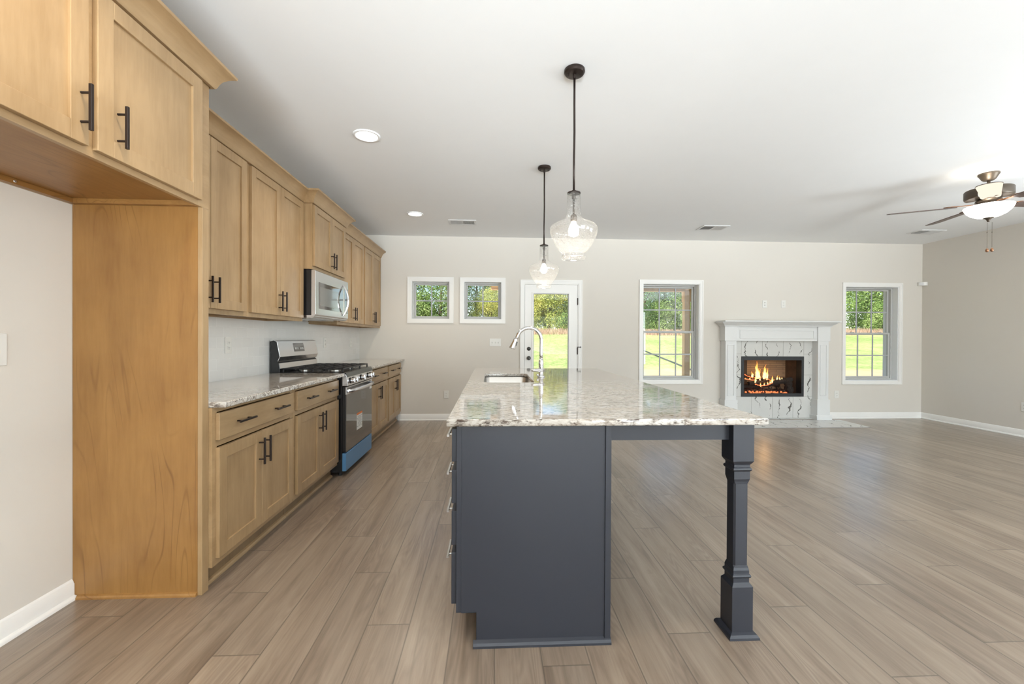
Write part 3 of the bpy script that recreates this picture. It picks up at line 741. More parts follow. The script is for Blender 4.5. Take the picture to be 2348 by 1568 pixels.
m.box(-1.390, XFR - .0004, .968, 2.04, 1.845, 1.883); m.box(-1.390, XFR - .0004, .968, 2.04, 2.40, 2.44); m.build('face_frame', M['cab_h'], fc_)
d1 = shaker(fc_, XFR, .962, 1.488, 1.869, 2.425); bar_pull(d1, XFR + .02, 1.478 - .018, 1.985)
d2 = shaker(fc_, XFR, 1.520, 2.045, 1.869, 2.425); bar_pull(d2, XFR + .02, 1.598, 1.985)
crown('crown_molding', fc_, XFR + .006, .93, 2.125, 2.437, XL, ret1=True)
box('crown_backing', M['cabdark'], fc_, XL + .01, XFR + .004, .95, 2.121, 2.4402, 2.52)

# upper cabinets
XU = -1.655
def upper(y0, y1, splits, label, xf=XU, zb=1.368, zt=2.41, side=False, name='upper_cabinet', group='wall cabinets'):
    o = thing(name, ((XL + xf) / 2, (y0 + y1) / 2, zb), label, 'cabinet', group)
    m = MB(); t = .016; xb = xf - .019
    m.box(XL + .002, xb, y0, y0 + t, zb + .002, zt); m.box(XL + .002, xb, y1 - t, y1, zb + .002, zt); m.box(XL + .002, XL + .01, y0 + t, y1 - t, zb + .002, zt); m.box(XL + .01, xb, y0 + t, y1 - t, zt - t, zt)
    m.build('carcass', M['cab'], o)
    box('bottom_panel', M['maple_h'], o, XL + .01, xb, y0 + t, y1 - t, zb + .022, zb + .034)
    m = MB(); m.box(xb, xf, y0, y0 + .036, zb, zt); m.box(xb, xf, y1 - .036, y1, zb, zt)
    m.box(xb, xf - .0004, y0 + .036, y1 - .036, zb, zb + .038); m.box(xb, xf - .0004, y0 + .036, y1 - .036, zt - .04, zt); m.build('face_frame', M['cab'], o)
    (a, b), (c, d) = splits
    z0, z1 = zb + .030, zt - .012
    L = shaker(o, xf, a, b, z0, z1, .057); R = shaker(o, xf, c, d, z0, z1, .057)
    hz = zb + .138
    bar_pull(L, xf + .02, b - .030, hz); bar_pull(R, xf + .02, c + .030, hz)
    return o
upper(2.121, 2.939, ((2.150, 2.543), (2.547, 2.909)), 'tall wall cabinet beside the refrigerator panel, left door partly hidden')
upper(2.940, 3.784, ((2.968, 3.362), (3.366, 3.762)), 'tall two-door wall cabinet immediately left of the microwave')
mc = upper(3.786, 4.610, ((3.800, 4.208), (4.212, 4.585)), 'short wall cabinet above the microwave, set forward', xf=-1.575, zb=1.828, zt=2.405)
upper(4.612, 5.523, ((4.655, 5.098), (5.102, 5.495)), 'tall two-door wall cabinet immediately right of the microwave')
upper(5.524, 6.352, ((5.551, 5.934), (5.938, 6.326)), 'tall two-door wall cabinet in the back corner')
crown('crown_molding', mc, -1.571, 3.786, 4.610, 2.402, XL, ret0=True, ret1=True, k=1.08)
for nm, a, b, lb in (('crown_molding', 2.126, 3.784, 'cove crown molding over the cabinets left of the microwave'), ('crown_molding', 4.612, 6.352, 'cove crown molding over the cabinets right of the microwave')):
    o = crown(nm, None, XU + .006, a, b, 2.405, XL); tag(o, lb, 'crown molding', 'crown moldings on the wall cabinets')

# base cabinets
XB = -1.355
def base(y0, y1, dr_, doors, label):
    o = thing('base_cabinet', ((XL + XB) / 2, (y0 + y1) / 2, 0), label, 'cabinet', 'base cabinets'); xb = XB - .019
    m = MB(); t = .016
    m.prism([(XL + .002, 0), (-1.427, 0), (-1.427, .104), (xb, .104), (xb, .882), (XL + .002, .882)], 'y', y0, y0 + t); m.prism([(XL + .002, 0), (-1.427, 0), (-1.427, .104), (xb, .104), (xb, .882), (XL + .002, .882)], 'y', y1 - t, y1); m.box(XL + .002, XL + .012, y0, y1, .1, .882); m.box(XL + .012, xb, y0 + t, y1 - t, .105, .12); m.box(XL + .012, xb, y0 + t, y1 - t, .86, .876)
    m.build('carcass', M['cab'], o)
    m = MB(); m.box(xb, XB, y0, y0 + .034, .105, .884); m.box(xb, XB, y1 - .034, y1, .105, .884)
    for a, b in ((.105, .145), (.690, .722), (.860, .884)): m.box(xb, XB - .0004, y0 + .034, y1 - .034, a, b)
    m.build('face_frame', M['cab_h'], o)
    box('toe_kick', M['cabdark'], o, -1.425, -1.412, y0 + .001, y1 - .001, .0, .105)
    MB().prism([(-1.412, 0), (-1.394, 0), (-1.395, .009), (-1.401, .016), (-1.412, .020)], 'y', y0, y1).build('shoe_molding', M['cab_h'], o)
    d = drawer_front(o, XB, dr_[0], dr_[1], .722, .856)
    L = dr_[1] - dr_[0]
    for k in (.25, .75): bar_pull(d, XB + .02, dr_[0] + L * k, .790, vertical=False)
    (a, b), (c, e) = doors
    Ld = shaker(o, XB, a, b, .140, .685, .060); Rd = shaker(o, XB, c, e, .140, .685, .060)
    bar_pull(Ld, XB + .02, b - .030, .575); bar_pull(Rd, XB + .02, c + .030, .575)
    return o
base(2.121, 2.950, (2.145, 2.922), ((2.145, 2.530), (2.534, 2.922)), 'wooden base cabinet beside the refrigerator panel, nearest the camera')
base(2.952, 3.790, (2.987, 3.770), ((2.987, 3.376), (3.380, 3.770)), 'wooden base cabinet immediately left of the gas range')
base(4.640, 5.548, (4.670, 5.525), ((4.670, 5.095), (5.099, 5.525)), 'wooden base cabinet immediately right of the gas range')
base(5.550, 6.352, (5.575, 6.325), ((5.575, 5.948), (5.952, 6.325)), 'wooden base cabinet in the back corner')
for a, b, lb in ((2.121, 3.792, 'speckled granite counter left of the gas range'), (4.636, 6.354, 'speckled granite counter right of the gas range')):
    o = MB().box(XL + .002, -1.292, a, b, .886, .915).build('granite_counter', M['granite'], None, bevel=.005, seg=3); tag(o, lb, 'countertop', 'granite wall counters')
o = MB().box(XL + .0005, XL + .008, 2.121, YB - .001, .915, 1.392).build('tile_backsplash', M['tile']); tag(o, 'white subway tile backsplash between the counters and wall cabinets', 'backsplash')

# gas range
RY0, RY1 = 3.800, 4.600
rg = thing('gas_range', (-1.6, 4.2, 0), 'stainless gas range with blue film on its drawer', 'stove')
box('body', M['black'], rg, -1.925, -1.315, RY0, RY1, .035, .905)
m = MB()
for x in (-1.88, -1.345):
    for y in (RY0 + .04, RY1 - .04): m.cyl((x, y, 0), (x, y, .036), .018, seg=12)
m.build('feet', M['black'], rg)
MB().box(-1.925, -1.285, RY0 - .002, RY1 + .002, .905, .920).build('cooktop', M['black'], rg, bevel=.005)
bgp = [(-1.935, .905), (-1.858, .905), (-1.856, .955), (-1.862, 1.000), (-1.874, 1.010), (-1.874, 1.020), (-1.857, 1.055), (-1.882, 1.188), (-1.905, 1.197), (-1.935, 1.190)]
MB().prism(bgp, 'y', RY0, RY1).build('backguard', M['black'], rg, bevel=.002)
bk = MB().prism([(-1.872, 1.021), (-1.8555, 1.056), (-1.8815, 1.1895), (-1.905, 1.1985), (-1.937, 1.191), (-1.937, 1.196), (-1.904, 1.204), (-1.877, 1.193), (-1.850, 1.056), (-1.868, 1.018)], 'y', RY0 - .003, RY1 + .003).build('backguard_face', M['steel'], rg, bevel=.001)
def onslope(t, off=.0):   # point on the sloped face, t from bottom (0) to top (1)
    return (-1.850 + (-1.877 + 1.850) * t + off, 1.056 + (1.193 - 1.056) * t)
a, b = onslope(.28, .0012), onslope(.86, .0012); a2, b2 = onslope(.28, -.002), onslope(.86, -.002)
MB().prism([a, b, b2, a2], 'y', 4.08, 4.30).build('clock_display', M['blackfilm'], rg)
m = MB(); a, b = onslope(.42, .0018), onslope(.56, .0018); a2, b2 = onslope(.42, .001), onslope(.56, .001)
for y in (4.11, 4.135, 4.16, 4.215, 4.24, 4.265): MB().prism([a, b, b2, a2], 'y', y, y + .012).build('display_button', M['plate'], rg)
MB().prism([(-1.857, .952), (-1.853, .952), (-1.860, .999), (-1.864, .999)], 'y', RY0 + .004, RY1 - .004).build('lower_back_panel', M['steel'], rg)
# burners and grates
for x, y, r in ((-1.73, 4.0, .045), (-1.73, 4.4, .045), (-1.45, 4.0, .05), (-1.45, 4.4, .05), (-1.59, 4.2, .055)):
    m = MB(); m.lathe([(r, .920), (r, .930), (r * .8, .934), (r * .8, .938), (.001, .940)], (x, y, 0), 20); b_ = m.build('burner', M['steel2'], rg)
    m = MB(); m.lathe([(r * .75, .9385), (r * .75, .944), (r * .6, .947), (.001, .947)], (x, y, 0), 20); m.build('burner_cap', M['blackmat'], b_)
for y0, y1 in ((3.825, 4.075), (4.080, 4.320), (4.325, 4.575)):
    m = MB(); z0, z1 = .944, .955; x0, x1 = -1.845, -1.318
    for y in (y0, y1 - .012): m.box(x0, x1, y, y + .012, z0, z1)
    for x in (x0, x1 - .012): m.box(x, x + .012, y0, y1, z0, z1)
    ym = (y0 + y1) / 2; m.box(x0, x1, ym - .005, ym + .005, z0, z1)
    for i in range(1, 6): x = x0 + (x1 - x0) * i / 6; m.box(x - .005, x + .005, y0, y1, z0, z1 + .0008)
    for x in (x0, (x0 + x1) / 2 - .006, x1 - .012):
        for y in (y0, y1 - .012): m.box(x, x + .012, y, y + .012, .920, z0)
    m.build('grate', M['blackmat'], rg, bevel=.003)
# control panel, knobs
MB().prism([(-1.315, .800), (-1.268, .800), (-1.268, .812), (-1.276, .885), (-1.288, .905), (-1.315, .905)], 'y', RY0 - .001, RY1 + .001).build('control_panel', M['steel'], rg, bevel=.002)
MB().prism([(-1.2742, .878), (-1.2725, .878), (-1.284, .914), (-1.300, .921), (-1.300, .919), (-1.287, .911)], 'y', RY0 + .002, RY1 - .002).build('front_trim', M['gunmetal'], rg)
for y in (3.885, 3.965, 4.195, 4.425, 4.505):
    m = MB(); m.lathe([(.027, -1.272), (.027, -1.266), (.024, -1.264)], (0, y, .842), 20, 'x'); kb = m.build('knob', M['black'], rg)
    m = MB(); m.lathe([(.022, -1.266), (.0225, -1.240), (.020, -1.234), (.001, -1.233)], (0, y, .842), 20, 'x'); m.box(-1.236, -1.226, y - .005, y + .005, .822, .862); m.build('knob_grip', M['steel'], kb, bevel=.001)
# oven door
MB().box(-1.315, -1.285, RY0 + .002, RY1 - .002, .212, .792).build('oven_door', M['black'], rg, bevel=.003)
box('door_glass', M['ovenglass'], rg, -1.286, -1.281, RY0 + .004, RY1 - .004, .214, .722)
m = MB(); m.box(-1.290, -1.2785, RY0 + .002, RY1 - .002, .722, .790); m.build('door_top_trim', M['steel'], rg, bevel=.002)
m = MB()
for i in range(7): y = RY0 + .05 + i * .103; m.box(-1.279, -1.2778, y, y + .075, .772, .778)
m.build('vent_slots', M['slot'], rg)
m = MB(); pts = [(-1.280, RY0 + .035, .748), (-1.245, RY0 + .06, .750), (-1.232, RY0 + .2, .750), (-1.229, 4.2, .750), (-1.232, RY1 - .2, .750), (-1.245, RY1 - .06, .750), (-1.280, RY1 - .035, .748)]
m.rings([[(p[0] + u, p[1], p[2] + v) for u, v in ((-.005, -.017), (.004, -.013), (.007, 0), (.004, .013), (-.005, .017), (-.008, 0))] for p in pts]); smooth_angle(m.build('door_handle', M['steel'], rg), 60)
m = MB(); m.box(-1.2815, -1.2806, 4.095, 4.265, .345, .505)
st = m.build('warning_sticker', M['paper'], rg); box('orange_band', M['orange'], st, -1.281, -1.2803, 4.095, 4.265, .486, .505)
m = MB()
for i in range(9): m.box(-1.2808, -1.2802, 4.125 + .01 * (i % 3 == 1), 4.255 - .02 * (i % 2), .468 - i * .012, .471 - i * .012)
for z in (.445, .37): m.box(-1.2808, -1.2802, 4.102, 4.114, z, z + .014)
m.build('sticker_print', M['ink'], st)
m = MB(); m.box(-1.2812, -1.2802, 4.515, 4.588, .690, .745); e_ = m.build('energy_label', M['paper'], rg); box('label_print', M['ink'], e_, -1.2806, -1.2798, 4.55, 4.58, .722, .738)
MB().box(-1.315, -1.281, RY0 - .001, RY1 - .003, .045, .203).build('storage_drawer', M['blue'], rg, bevel=.003)

# microwave
MY0, MY1, MX = 3.789, 4.632, -1.545
mw = thing('microwave', (-1.75, 4.2, 1.43), 'stainless over-the-range microwave under the short wall cabinet', 'microwave')
box('body', M['black'], mw, XL + .01, -1.582, MY0, MY1 - .02, 1.425, 1.826)
MB().prism([(-1.582, 1.412), (-1.556, 1.418), (MX, 1.432), (MX, 1.816), (-1.552, 1.823), (-1.582, 1.823)], 'y', MY0, MY1).build('front_panel', M['steel'], mw, bevel=.002)
box('door_window', M['ovenglass'], mw, MX - .001, MX + .0018, 3.862, 4.470, 1.487, 1.724)
box('inner_mesh_window', M['mesh'], mw, MX + .0018, MX + .0022, 3.885, 4.34, 1.515, 1.685)
box('keypad', M['blackfilm'], mw, MX - .001, MX + .0014, 4.53, 4.615, 1.480, 1.74)
m = MB(); pts = []
for i in range(17):
    t = i / 16; z = 1.452 + (1.772 - 1.452) * t; x = MX + .002 + .052 * math.sin(PI * t) ** .8; pts.append((x, 4.485, z))
m.rings([[(p[0] + u, p[1] + v, p[2]) for u, v in ((-.004, -.014), (.005, -.011), (.007, 0), (.005, .011), (-.004, .014))] for p in pts]); smooth_angle(m.build('handle', M['chrome'], mw), 50)
MB().prism([(-1.90, 1.400), (-1.575, 1.404), (-1.556, 1.414), (-1.556, 1.426), (-1.90, 1.426)], 'y', MY0 + .004, MY1 - .01).build('underside_panel', M['steel'], mw)
for y in (3.87, 4.32): box('grease_filter', M['nickel'], mw, -1.80, -1.66, y, y + .21, 1.397, 1.402)

# ================================================================ island
isl = thing('kitchen_island', (.2, 3.0, 0), 'blue-grey kitchen island with turned leg and drawers', 'kitchen island')
IX0, IX1, IY0, IY1 = -.117, .470, 1.690, 4.400
m = MB(); m.prism([(IX0, .134), (-.056, .134), (-.056, 0), (IX1, 0), (IX1, .884), (IX0, .884)], 'y', IY0, IY0 + .016); m.build('end_panel', M['navy'], isl, bevel=.001)
m = MB(); m.prism([(IX0, .134), (-.056, .134), (-.056, 0), (IX1, 0), (IX1, .884), (IX0, .884)], 'y', IY1 - .016, IY1); m.build('end_panel', M['navy'], isl, bevel=.001)
box('back_panel', M['navy'], isl, IX1, IX1 + .016, IY0 + .0, IY1, 0, .884)
m = MB(); m.box(IX1 - .007, IX1 + .0165, IY0 - .007, IY0, 0, .884); m.build('corner_batten', M['navy'], isl, bevel=.001)
box('toe_kick', M['navy'], isl, -.056, -.044, IY0 + .016, IY1 - .016, 0, .12)
box('cabinet_bottom', M['navy'], isl, IX0, IX1, IY0 + .016, IY1 - .016, .122, .134)
m = MB(); m.box(-.137, IX0, IY0, IY0 + .04, .134, .884); m.box(-.137, IX0, 2.13, 2.17, .134, .884); m.box(-.137, IX0, 2.95, 2.99, .134, .884); m.box(-.137, IX0, 3.62, 3.66, .134, .884); m.box(-.137, IX0, IY1 - .04, IY1, .134, .884)
m.box(-.1366, IX0, IY0 + .04, IY1 - .04, .134, .16); m.box(-.1366, IX0, IY0 + .04, IY1 - .04, .866, .884); m.build('face_frame', M['navy'], isl, bevel=.001)
MB().prism([(IY0, 0), (IY0 - .019, 0), (IY0 - .0185, .009), (IY0 - .012, .017), (IY0, .024)], 'x', -.068, IX1 + .018).build('shoe_molding', M['navy'], isl)
for z0, z1 in ((.735, .868), (.568, .702), (.400, .537), (.163, .370)):
    d = drawer_front(isl, -.137, IY0 + .012, 2.138, z0, z1, M['navy'], -1)
    bar_pull(d, -.157, 1.945, (z0 + z1) / 2, vertical=False, mat=M['nickel'], sgn=-1)
for a, b in ((2.162, 2.552), (2.556, 2.948), (2.992, 3.30), (3.304, 3.618), (3.662, 4.02), (4.024, 4.37)):
    d = shaker(isl, -.137, a, b, .163, .70, .057, mat=M['navy'], sgn=-1); bar_pull(d, -.157, b - .03, .60, mat=M['nickel'], sgn=-1)
for a, b in ((2.162, 2.948), (2.992, 3.618), (3.662, 4.37)): drawer_front(isl, -.137, a, b, .735, .868, M['navy'], -1)
# support legs and aprons
def island_leg(yc):
    cx, h = 1.0405, .0445
    def sq(r, z): return [(cx - r, yc - r, z), (cx + r, yc - r, z), (cx + r, yc + r, z), (cx - r, yc + r, z)]
    def oc(r, z, ch): return [(cx - r + ch, yc - r, z), (cx + r - ch, yc - r, z), (cx + r, yc - r + ch, z), (cx + r, yc + r - ch, z), (cx + r - ch, yc + r, z), (cx - r + ch, yc + r, z), (cx - r, yc + r - ch, z), (cx - r, yc - r + ch, z)]
    P = [(h, .0, 0), (h, .208, 0), (.040, .214, 0), (.034, .222, 0), (.034, .240, 0), (.0385, .244, 0), (.0400, .249, 0), (.0385, .254, 0), (.034, .258, 0), (.034, .272, 0), (.0315, .282, .001), (.0305, .292, .007), (.0305, .630, .007), (.0315, .642, .001),
         (.034, .652, 0), (.034, .684, 0), (.0385, .688, 0), (.0400, .693, 0), (.0385, .698, 0), (.034, .702, 0), (.034, .712, 0), (.040, .720, 0), (h, .728, 0), (h, .886, 0)]
    m = MB(); m.rings([oc(r, z, max(ch, .0008)) for r, z, ch in P]); lg = m.build('leg', M['navy'], isl, bevel=.0008, angle=20)
    q = .019
    m = MB()
    m.rings([sq(h + q, 0), sq(h + q * .95, .009), sq(h + q * .6, .018), sq(h, .024)]); m.build('plinth_molding', M['navy'], lg)
island_leg(1.7345); island_leg(4.33)
box('apron', M['navy'], isl, IX1 + .016, .997, 1.722, 1.741, .812, .884)
box('apron', M['navy'], isl, IX1 + .016, .997, 4.33, 4.349, .812, .884)
box('apron', M['navy'], isl, 1.030, 1.049, 1.778, 4.287, .812, .884)
ct = slab('island_countertop', M['granite'], None, [[(-.168, 1.655), (1.113, 1.655), (1.113, 4.440), (-.168, 4.440)], rrect(-.060, .318, 3.020, 3.790, .060)[::-1]], .886, .914, .005)
tag(ct, 'long speckled granite top of the kitchen island with a sink cutout', 'countertop')
sk = thing('undermount_sink', (.134, 3.3, .70), 'stainless undermount sink set into the island top', 'sink')
rr = lambda g, z, r: [(x, y, z) for x, y in rrect(-.060 - g, .318 + g, 3.020 - g, 3.790 + g, r)]
m = MB(); m.rings([rr(.02, .8855, .07), rr(.004, .8855, .058), rr(.0, .880, .056), rr(-.006, .76, .056), rr(-.016, .715, .05), rr(-.04, .700, .04)], caps=False)
b0 = [m.b.verts.new(p) for p in rr(-.04, .700, .04)]; m._f(b0); bmesh.ops.remove_doubles(m.b, verts=m.b.verts[:], dist=.0005)
smooth_angle(m.build('basin', M['steel2'], sk), 50)
m = MB(); m.lathe([(.042, .701), (.042, .704), (.036, .7045), (.030, .702), (.001, .7015)], (.134, 3.38, 0), 24); m.build('drain', M['chrome'], sk, smooth=True)
fa = thing('kitchen_faucet', (.405, 3.43, .914), 'chrome gooseneck pull-down faucet behind the island sink', 'faucet')
FYc = 3.43
m = MB(); m.lathe([(.030, .914), (.030, .921), (.025, .926), (.019, .930), (.018, .985), (.019, .992), (.019, 1.0), (.020, 1.012), (.021, 1.03), (.0195, 1.045), (.016, 1.064)], (.405, FYc, 0), 28); m.build('body', M['chrome'], fa, smooth=True)
pts = [(.405, FYc, 1.055)] + [(.405, FYc, 1.10), (.405, FYc, 1.16), (.406, FYc, 1.20)]
for i in range(0, 15):
    t = math.radians(4 + i * 11.5); pts.append((.306 + .100 * math.cos(t), FYc, 1.216 + .100 * math.sin(t)))
pts += [(.197, FYc, 1.222)]
m = MB(); m.tube(pts, .0145, 16); m.build('gooseneck', M['chrome'], fa, smooth=True)
hx = Vector((.198, FYc, 1.228)); dd = Vector((-.36, 0, -.93)).normalized()
m = MB(); m.tube([hx, hx + dd * .004, hx + dd * .03, hx + dd * .06, hx + dd * .082, hx + dd * .088], [.0150, .0165, .0185, .0225, .0262, .0240], 24); sp_ = m.build('spray_head', M['chrome'], fa, smooth=True)
q = hx + dd * .052 + Vector((.022, 0, .006)); m = MB(); m.tube([q - dd * .018, q + dd * .018], .0065, 10); m.build('spray_button', M['gunmetal'], sp_, smooth=True)
m = MB(); m.tube([(.424, FYc, .972), (.40, FYc - .012, .972), (.345, FYc - .03, .972), (.325, FYc - .035, .972)], [.015, .0145, .0118, .0110], 18); m.build('lever_handle', M['chrome'], fa, smooth=True)
m = MB(); m.lathe([(.001, .944), (.006, .942), (.009, .935), (.008, .928), (.001, .924)], (.374, FYc - .012, 0), 14); m.build('side_button', M['chrome'], fa, smooth=True)
# ================================================================ fireplace
fp = thing('fireplace', (4.344, 6.3, 0), 'white mantel fireplace with marble tile surround and burning fire', 'fireplace')
YT = 6.335                                              # face of the tile
FL, FR = 3.53, 5.150
def leg_parts(x0, x1):
    m = MB(); m.box(x0, x1, 6.215, YB, .31, 1.205); l = m.build('pilaster', M['mantel'], fp, bevel=.002)
    m = MB(); a, b, c, d, w = x0 + .032, x1 - .032, .375, 1.150, .010
    for q in ((a, a + w, c, d), (b - w, b, c, d), (a + w, b - w, c, c + w), (a + w, b - w, d - w, d)): m.box(q[0], q[1], 6.208, 6.216, q[2], q[3])
    m.build('applied_molding', M['mantel'], l, bevel=.003)
    m = MB(); m.box(x0 - .016, x1 + .016, 6.200, YB, 0, .312); m.prism([(6.2, .30), (6.215, .315), (6.215, .30)], 'x', x0 - .01, x1 + .01); m.build('plinth_block', M['mantel'], l, bevel=.002)
    m = MB(); m.prism([(6.200, 0), (6.180, 0), (6.180, .05), (6.186, .062), (6.188, .072), (6.200, .082)], 'x', x0 - .034, x1 + .034)
    m.box(x0 - .034, x0 - .016, 6.2, YB, 0, .07); m.box(x1 + .016, x1 + .034, 6.2, YB, 0, .07); m.build('plinth_base', M['mantel'], l, bevel=.002)
leg_parts(FL, FL + .170); leg_parts(FR - .170, FR)
m = MB(); m.box(FL + .17, FR - .17, 6.228, YB, 1.205, 1.425); fz = m.build('frieze', M['mantel'], fp, bevel=.002)
m = MB(); m.box(FL - .016, FL + .178, 6.205, YB, 1.205, 1.425); m.build('frieze_end_block', M['mantel'], fp, bevel=.002)
m = MB(); m.box(FR - .178, FR + .016, 6.205, YB, 1.205, 1.425); m.build('frieze_end_block', M['mantel'], fp, bevel=.002)
m = MB(); a, b, c, d, w = FL + .225, FR - .225, 1.240, 1.370, .012
for q in ((a, a + w, c, d), (b - w, b, c, d), (a + w, b - w, c, c + w), (a + w, b - w, d - w, d)): m.box(q[0], q[1], 6.220, 6.229, q[2], q[3])
m.build('applied_molding', M['mantel'], fz, bevel=.003)
prof = [(0, 0), (.012, .0), (.014, .010), (.022, .020), (.040, .034), (.060, .046), (.066, .056), (.082, .058), (.084, .066), (0, .066)]
m = MB(); m.rings([[(x + sx * u, y - sy * u, 1.424 + v) for u, v in prof] for x, y, sx, sy in ((FL - .016, YB, -1, 0), (FL - .016, 6.205, -1, 1), (FR + .016, 6.205, 1, 1), (FR + .016, YB, 1, 0))])
smooth_angle(m.build('crown_molding', M['mantel'], fp), 28)
MB().box(3.448, 5.236, 6.080, YB, 1.489, 1.510).build('mantel_shelf', M['mantel'], fp, bevel=.003)
# tile surround (each tile a slab on the grout bed)
m = MB(); g = .0022
def ti(x0, x1, z0, z1): m.box(x0 + g, x1 - g, YT - .004, YT + .004, z0 + g, z1 - g)
for a, b in ((3.846, 4.180), (4.180, 4.513), (4.513, 4.842)): ti(a, b, .967, 1.206)
for a, b in ((3.69, 4.014), (4.014, 4.345), (4.345, 4.675), (4.675, 5.0)): ti(a, b, 0.012, .346)
for z0, z1 in ((.346, .680), (.680, 1.004), (1.004, 1.206)):
    ti(3.69, 3.846, z0, z1); ti(4.842, 5.0, z0, z1)
m.build('tile_surround', M['marble'], fp)
m = MB(); m.box(3.69, 3.85, YT, YB, 0, 1.21); m.box(4.84, 5.0, YT, YB, 0, 1.21); m.box(3.85, 4.84, YT, YB, 0, .348); m.box(3.85, 4.84, YT, YB, .965, 1.21); m.build('grout_bed', M['grout'], fp)
m = MB(); y = 5.672
for j, (y0, y1) in enumerate(((5.672, 5.975), (5.975, 6.280), (6.280, YT - .005))):
    xs = [3.383, 3.70, 4.01, 4.32, 4.63, 4.94, 5.305] if j % 2 == 0 else [3.383, 3.55, 3.86, 4.17, 4.48, 4.79, 5.10, 5.305]
    if j == 2: xs = [3.73, 4.01, 4.32, 4.63, 4.95]
    for a, b in zip(xs, xs[1:]):
        if j == 1 and (a < 3.5 or b > 5.2): pass
        m.box(a + g, b - g, y0 + g, min(y1, 6.176 if j == 1 else y1) - g, .001, .011)
m.build('hearth_tiles', M['marble'], fp)
box('hearth_bed', M['grout'], fp, 3.380, 5.308, 5.668, 6.178, 0, .009)
# firebox
m = MB(); a, b, c, d, w = 3.847, 4.840, .346, .967, .038
for q in ((a, a + w, c, d), (b - w, b, c, d), (a + w, b - w, c, c + .05), (a + w, b - w, d - .058, d)): m.box(q[0], q[1], YT - .016, YT + .02, q[2], q[3])
m.build('firebox_frame', M['fbox'], fp, bevel=.002)
m = MB(); yb = 6.82
m.box(3.84, 3.862, YT + .02, yb, .33, .98); m.box(4.823, 4.845, YT + .02, yb, .33, .98); m.box(3.84, 4.845, YT + .02, yb, .33, .372); m.box(3.84, 4.845, YT + .02, yb, .945, .98)
m.build('firebox_shell', M['fbox'], fp)
m = MB(); m.box(4.15, 4.80, 6.68, 6.70, .372, .945)
m.build('firebrick_lining', M['firebrick'], fp)
for q in ([(3.864, 6.40), (4.05, 6.67), (4.15, 6.67), (4.15, 6.70), (3.862, 6.70)], [(4.821, 6.46), (4.80, 6.67), (4.80, 6.70), (4.823, 6.70)]): MB().prism(q, 'z', .373, .944).build('firebox_cheek', M['soot'], fp)
box('firebox_floor', M['firebrick'], fp, 3.864, 4.821, 6.36, 6.77, .372, .382)
random.seed(5)
def logm(p0, p1, r, name='log'):
    p0, p1 = Vector(p0), Vector(p1); pts = []; rs = []
    for i in range(9):
        t = i / 8; pts.append(p0.lerp(p1, t) + Vector((random.uniform(-1, 1), random.uniform(-1, 1), random.uniform(-1, 1))) * r * .12); rs.append(r * random.uniform(.82, 1.1))
    m = MB(); m.tube(pts, rs, 9)
    for v in m.b.verts: v.co += Vector((random.uniform(-1, 1), random.uniform(-1, 1), random.uniform(-1, 1))) * r * .13
    return m.build(name, M['log'], fp)
logm((3.99, 6.62, .47), (4.32, 6.60, .475), .036); logm((4.30, 6.50, .50), (4.74, 6.46, .60), .042); logm((4.08, 6.52, .53), (4.50, 6.60, .55), .032)
logm((4.02, 6.56, .66), (4.40, 6.66, .58), .020); logm((4.45, 6.66, .55), (4.66, 6.62, .48), .030)
logm((4.70, 6.45, .40), (4.665, 6.45, .62), .058); logm((3.925, 6.48, .40), (3.935, 6.48, .60), .045)
m = MB()
for x in (4.10, 4.24, 4.38, 4.52, 4.64):
    m.tube([(x, 6.40, .49), (x, 6.42, .43), (x, 6.66, .43), (x, 6.68, .48)], .006, 6)
for y in (6.44, 6.62): m.tube([(4.05, y, .43), (4.70, y, .43)], .006, 6)
for x in (4.12, 4.62):
    for y in (6.44, 6.62): m.cyl((x, y, .382), (x, y, .43), .006, seg=6)
m.build('fire_grate', M['blackmat'], fp)
m = MB()
for i in range(46):
    x, y = random.uniform(4.02, 4.70), random.uniform(6.40, 6.62); r = random.uniform(.008, .018)
    m.lathe([(r * .4, .380), (r, .384), (r * .8, .382 + r), (.001, .384 + r * 1.3)], (x, y, 0), 6)
tag(m.build('embers', M['ember'], fp), kind='stuff')
def flame(x, y, z, h, w, lean=0, mat='flame'):
    m = MB(); R = []
    n = 20
    for i in range(n + 1):
        t = i / n; r = w * (math.sin(PI * min(1, t * .86 + .14)) ** .8) * (1 - t) ** .35 + .0006
        cx = x + lean * t * t + (math.sin(t * 9 + x * 40) * .34 + math.sin(t * 21 + x * 90) * .12) * w * t; cy_2 = y + math.cos(t * 6 + x * 30) * w * .2 * t; r *= 1 + .16 * math.sin(t * 17 + x * 60)
        R.append([(cx + r * math.cos(k * PI / 4), cy_2 + r * .5 * math.sin(k * PI / 4), z + h * t) for k in range(8)])
    m.rings(R); return m.build('flame', M[mat], fp, smooth=True)
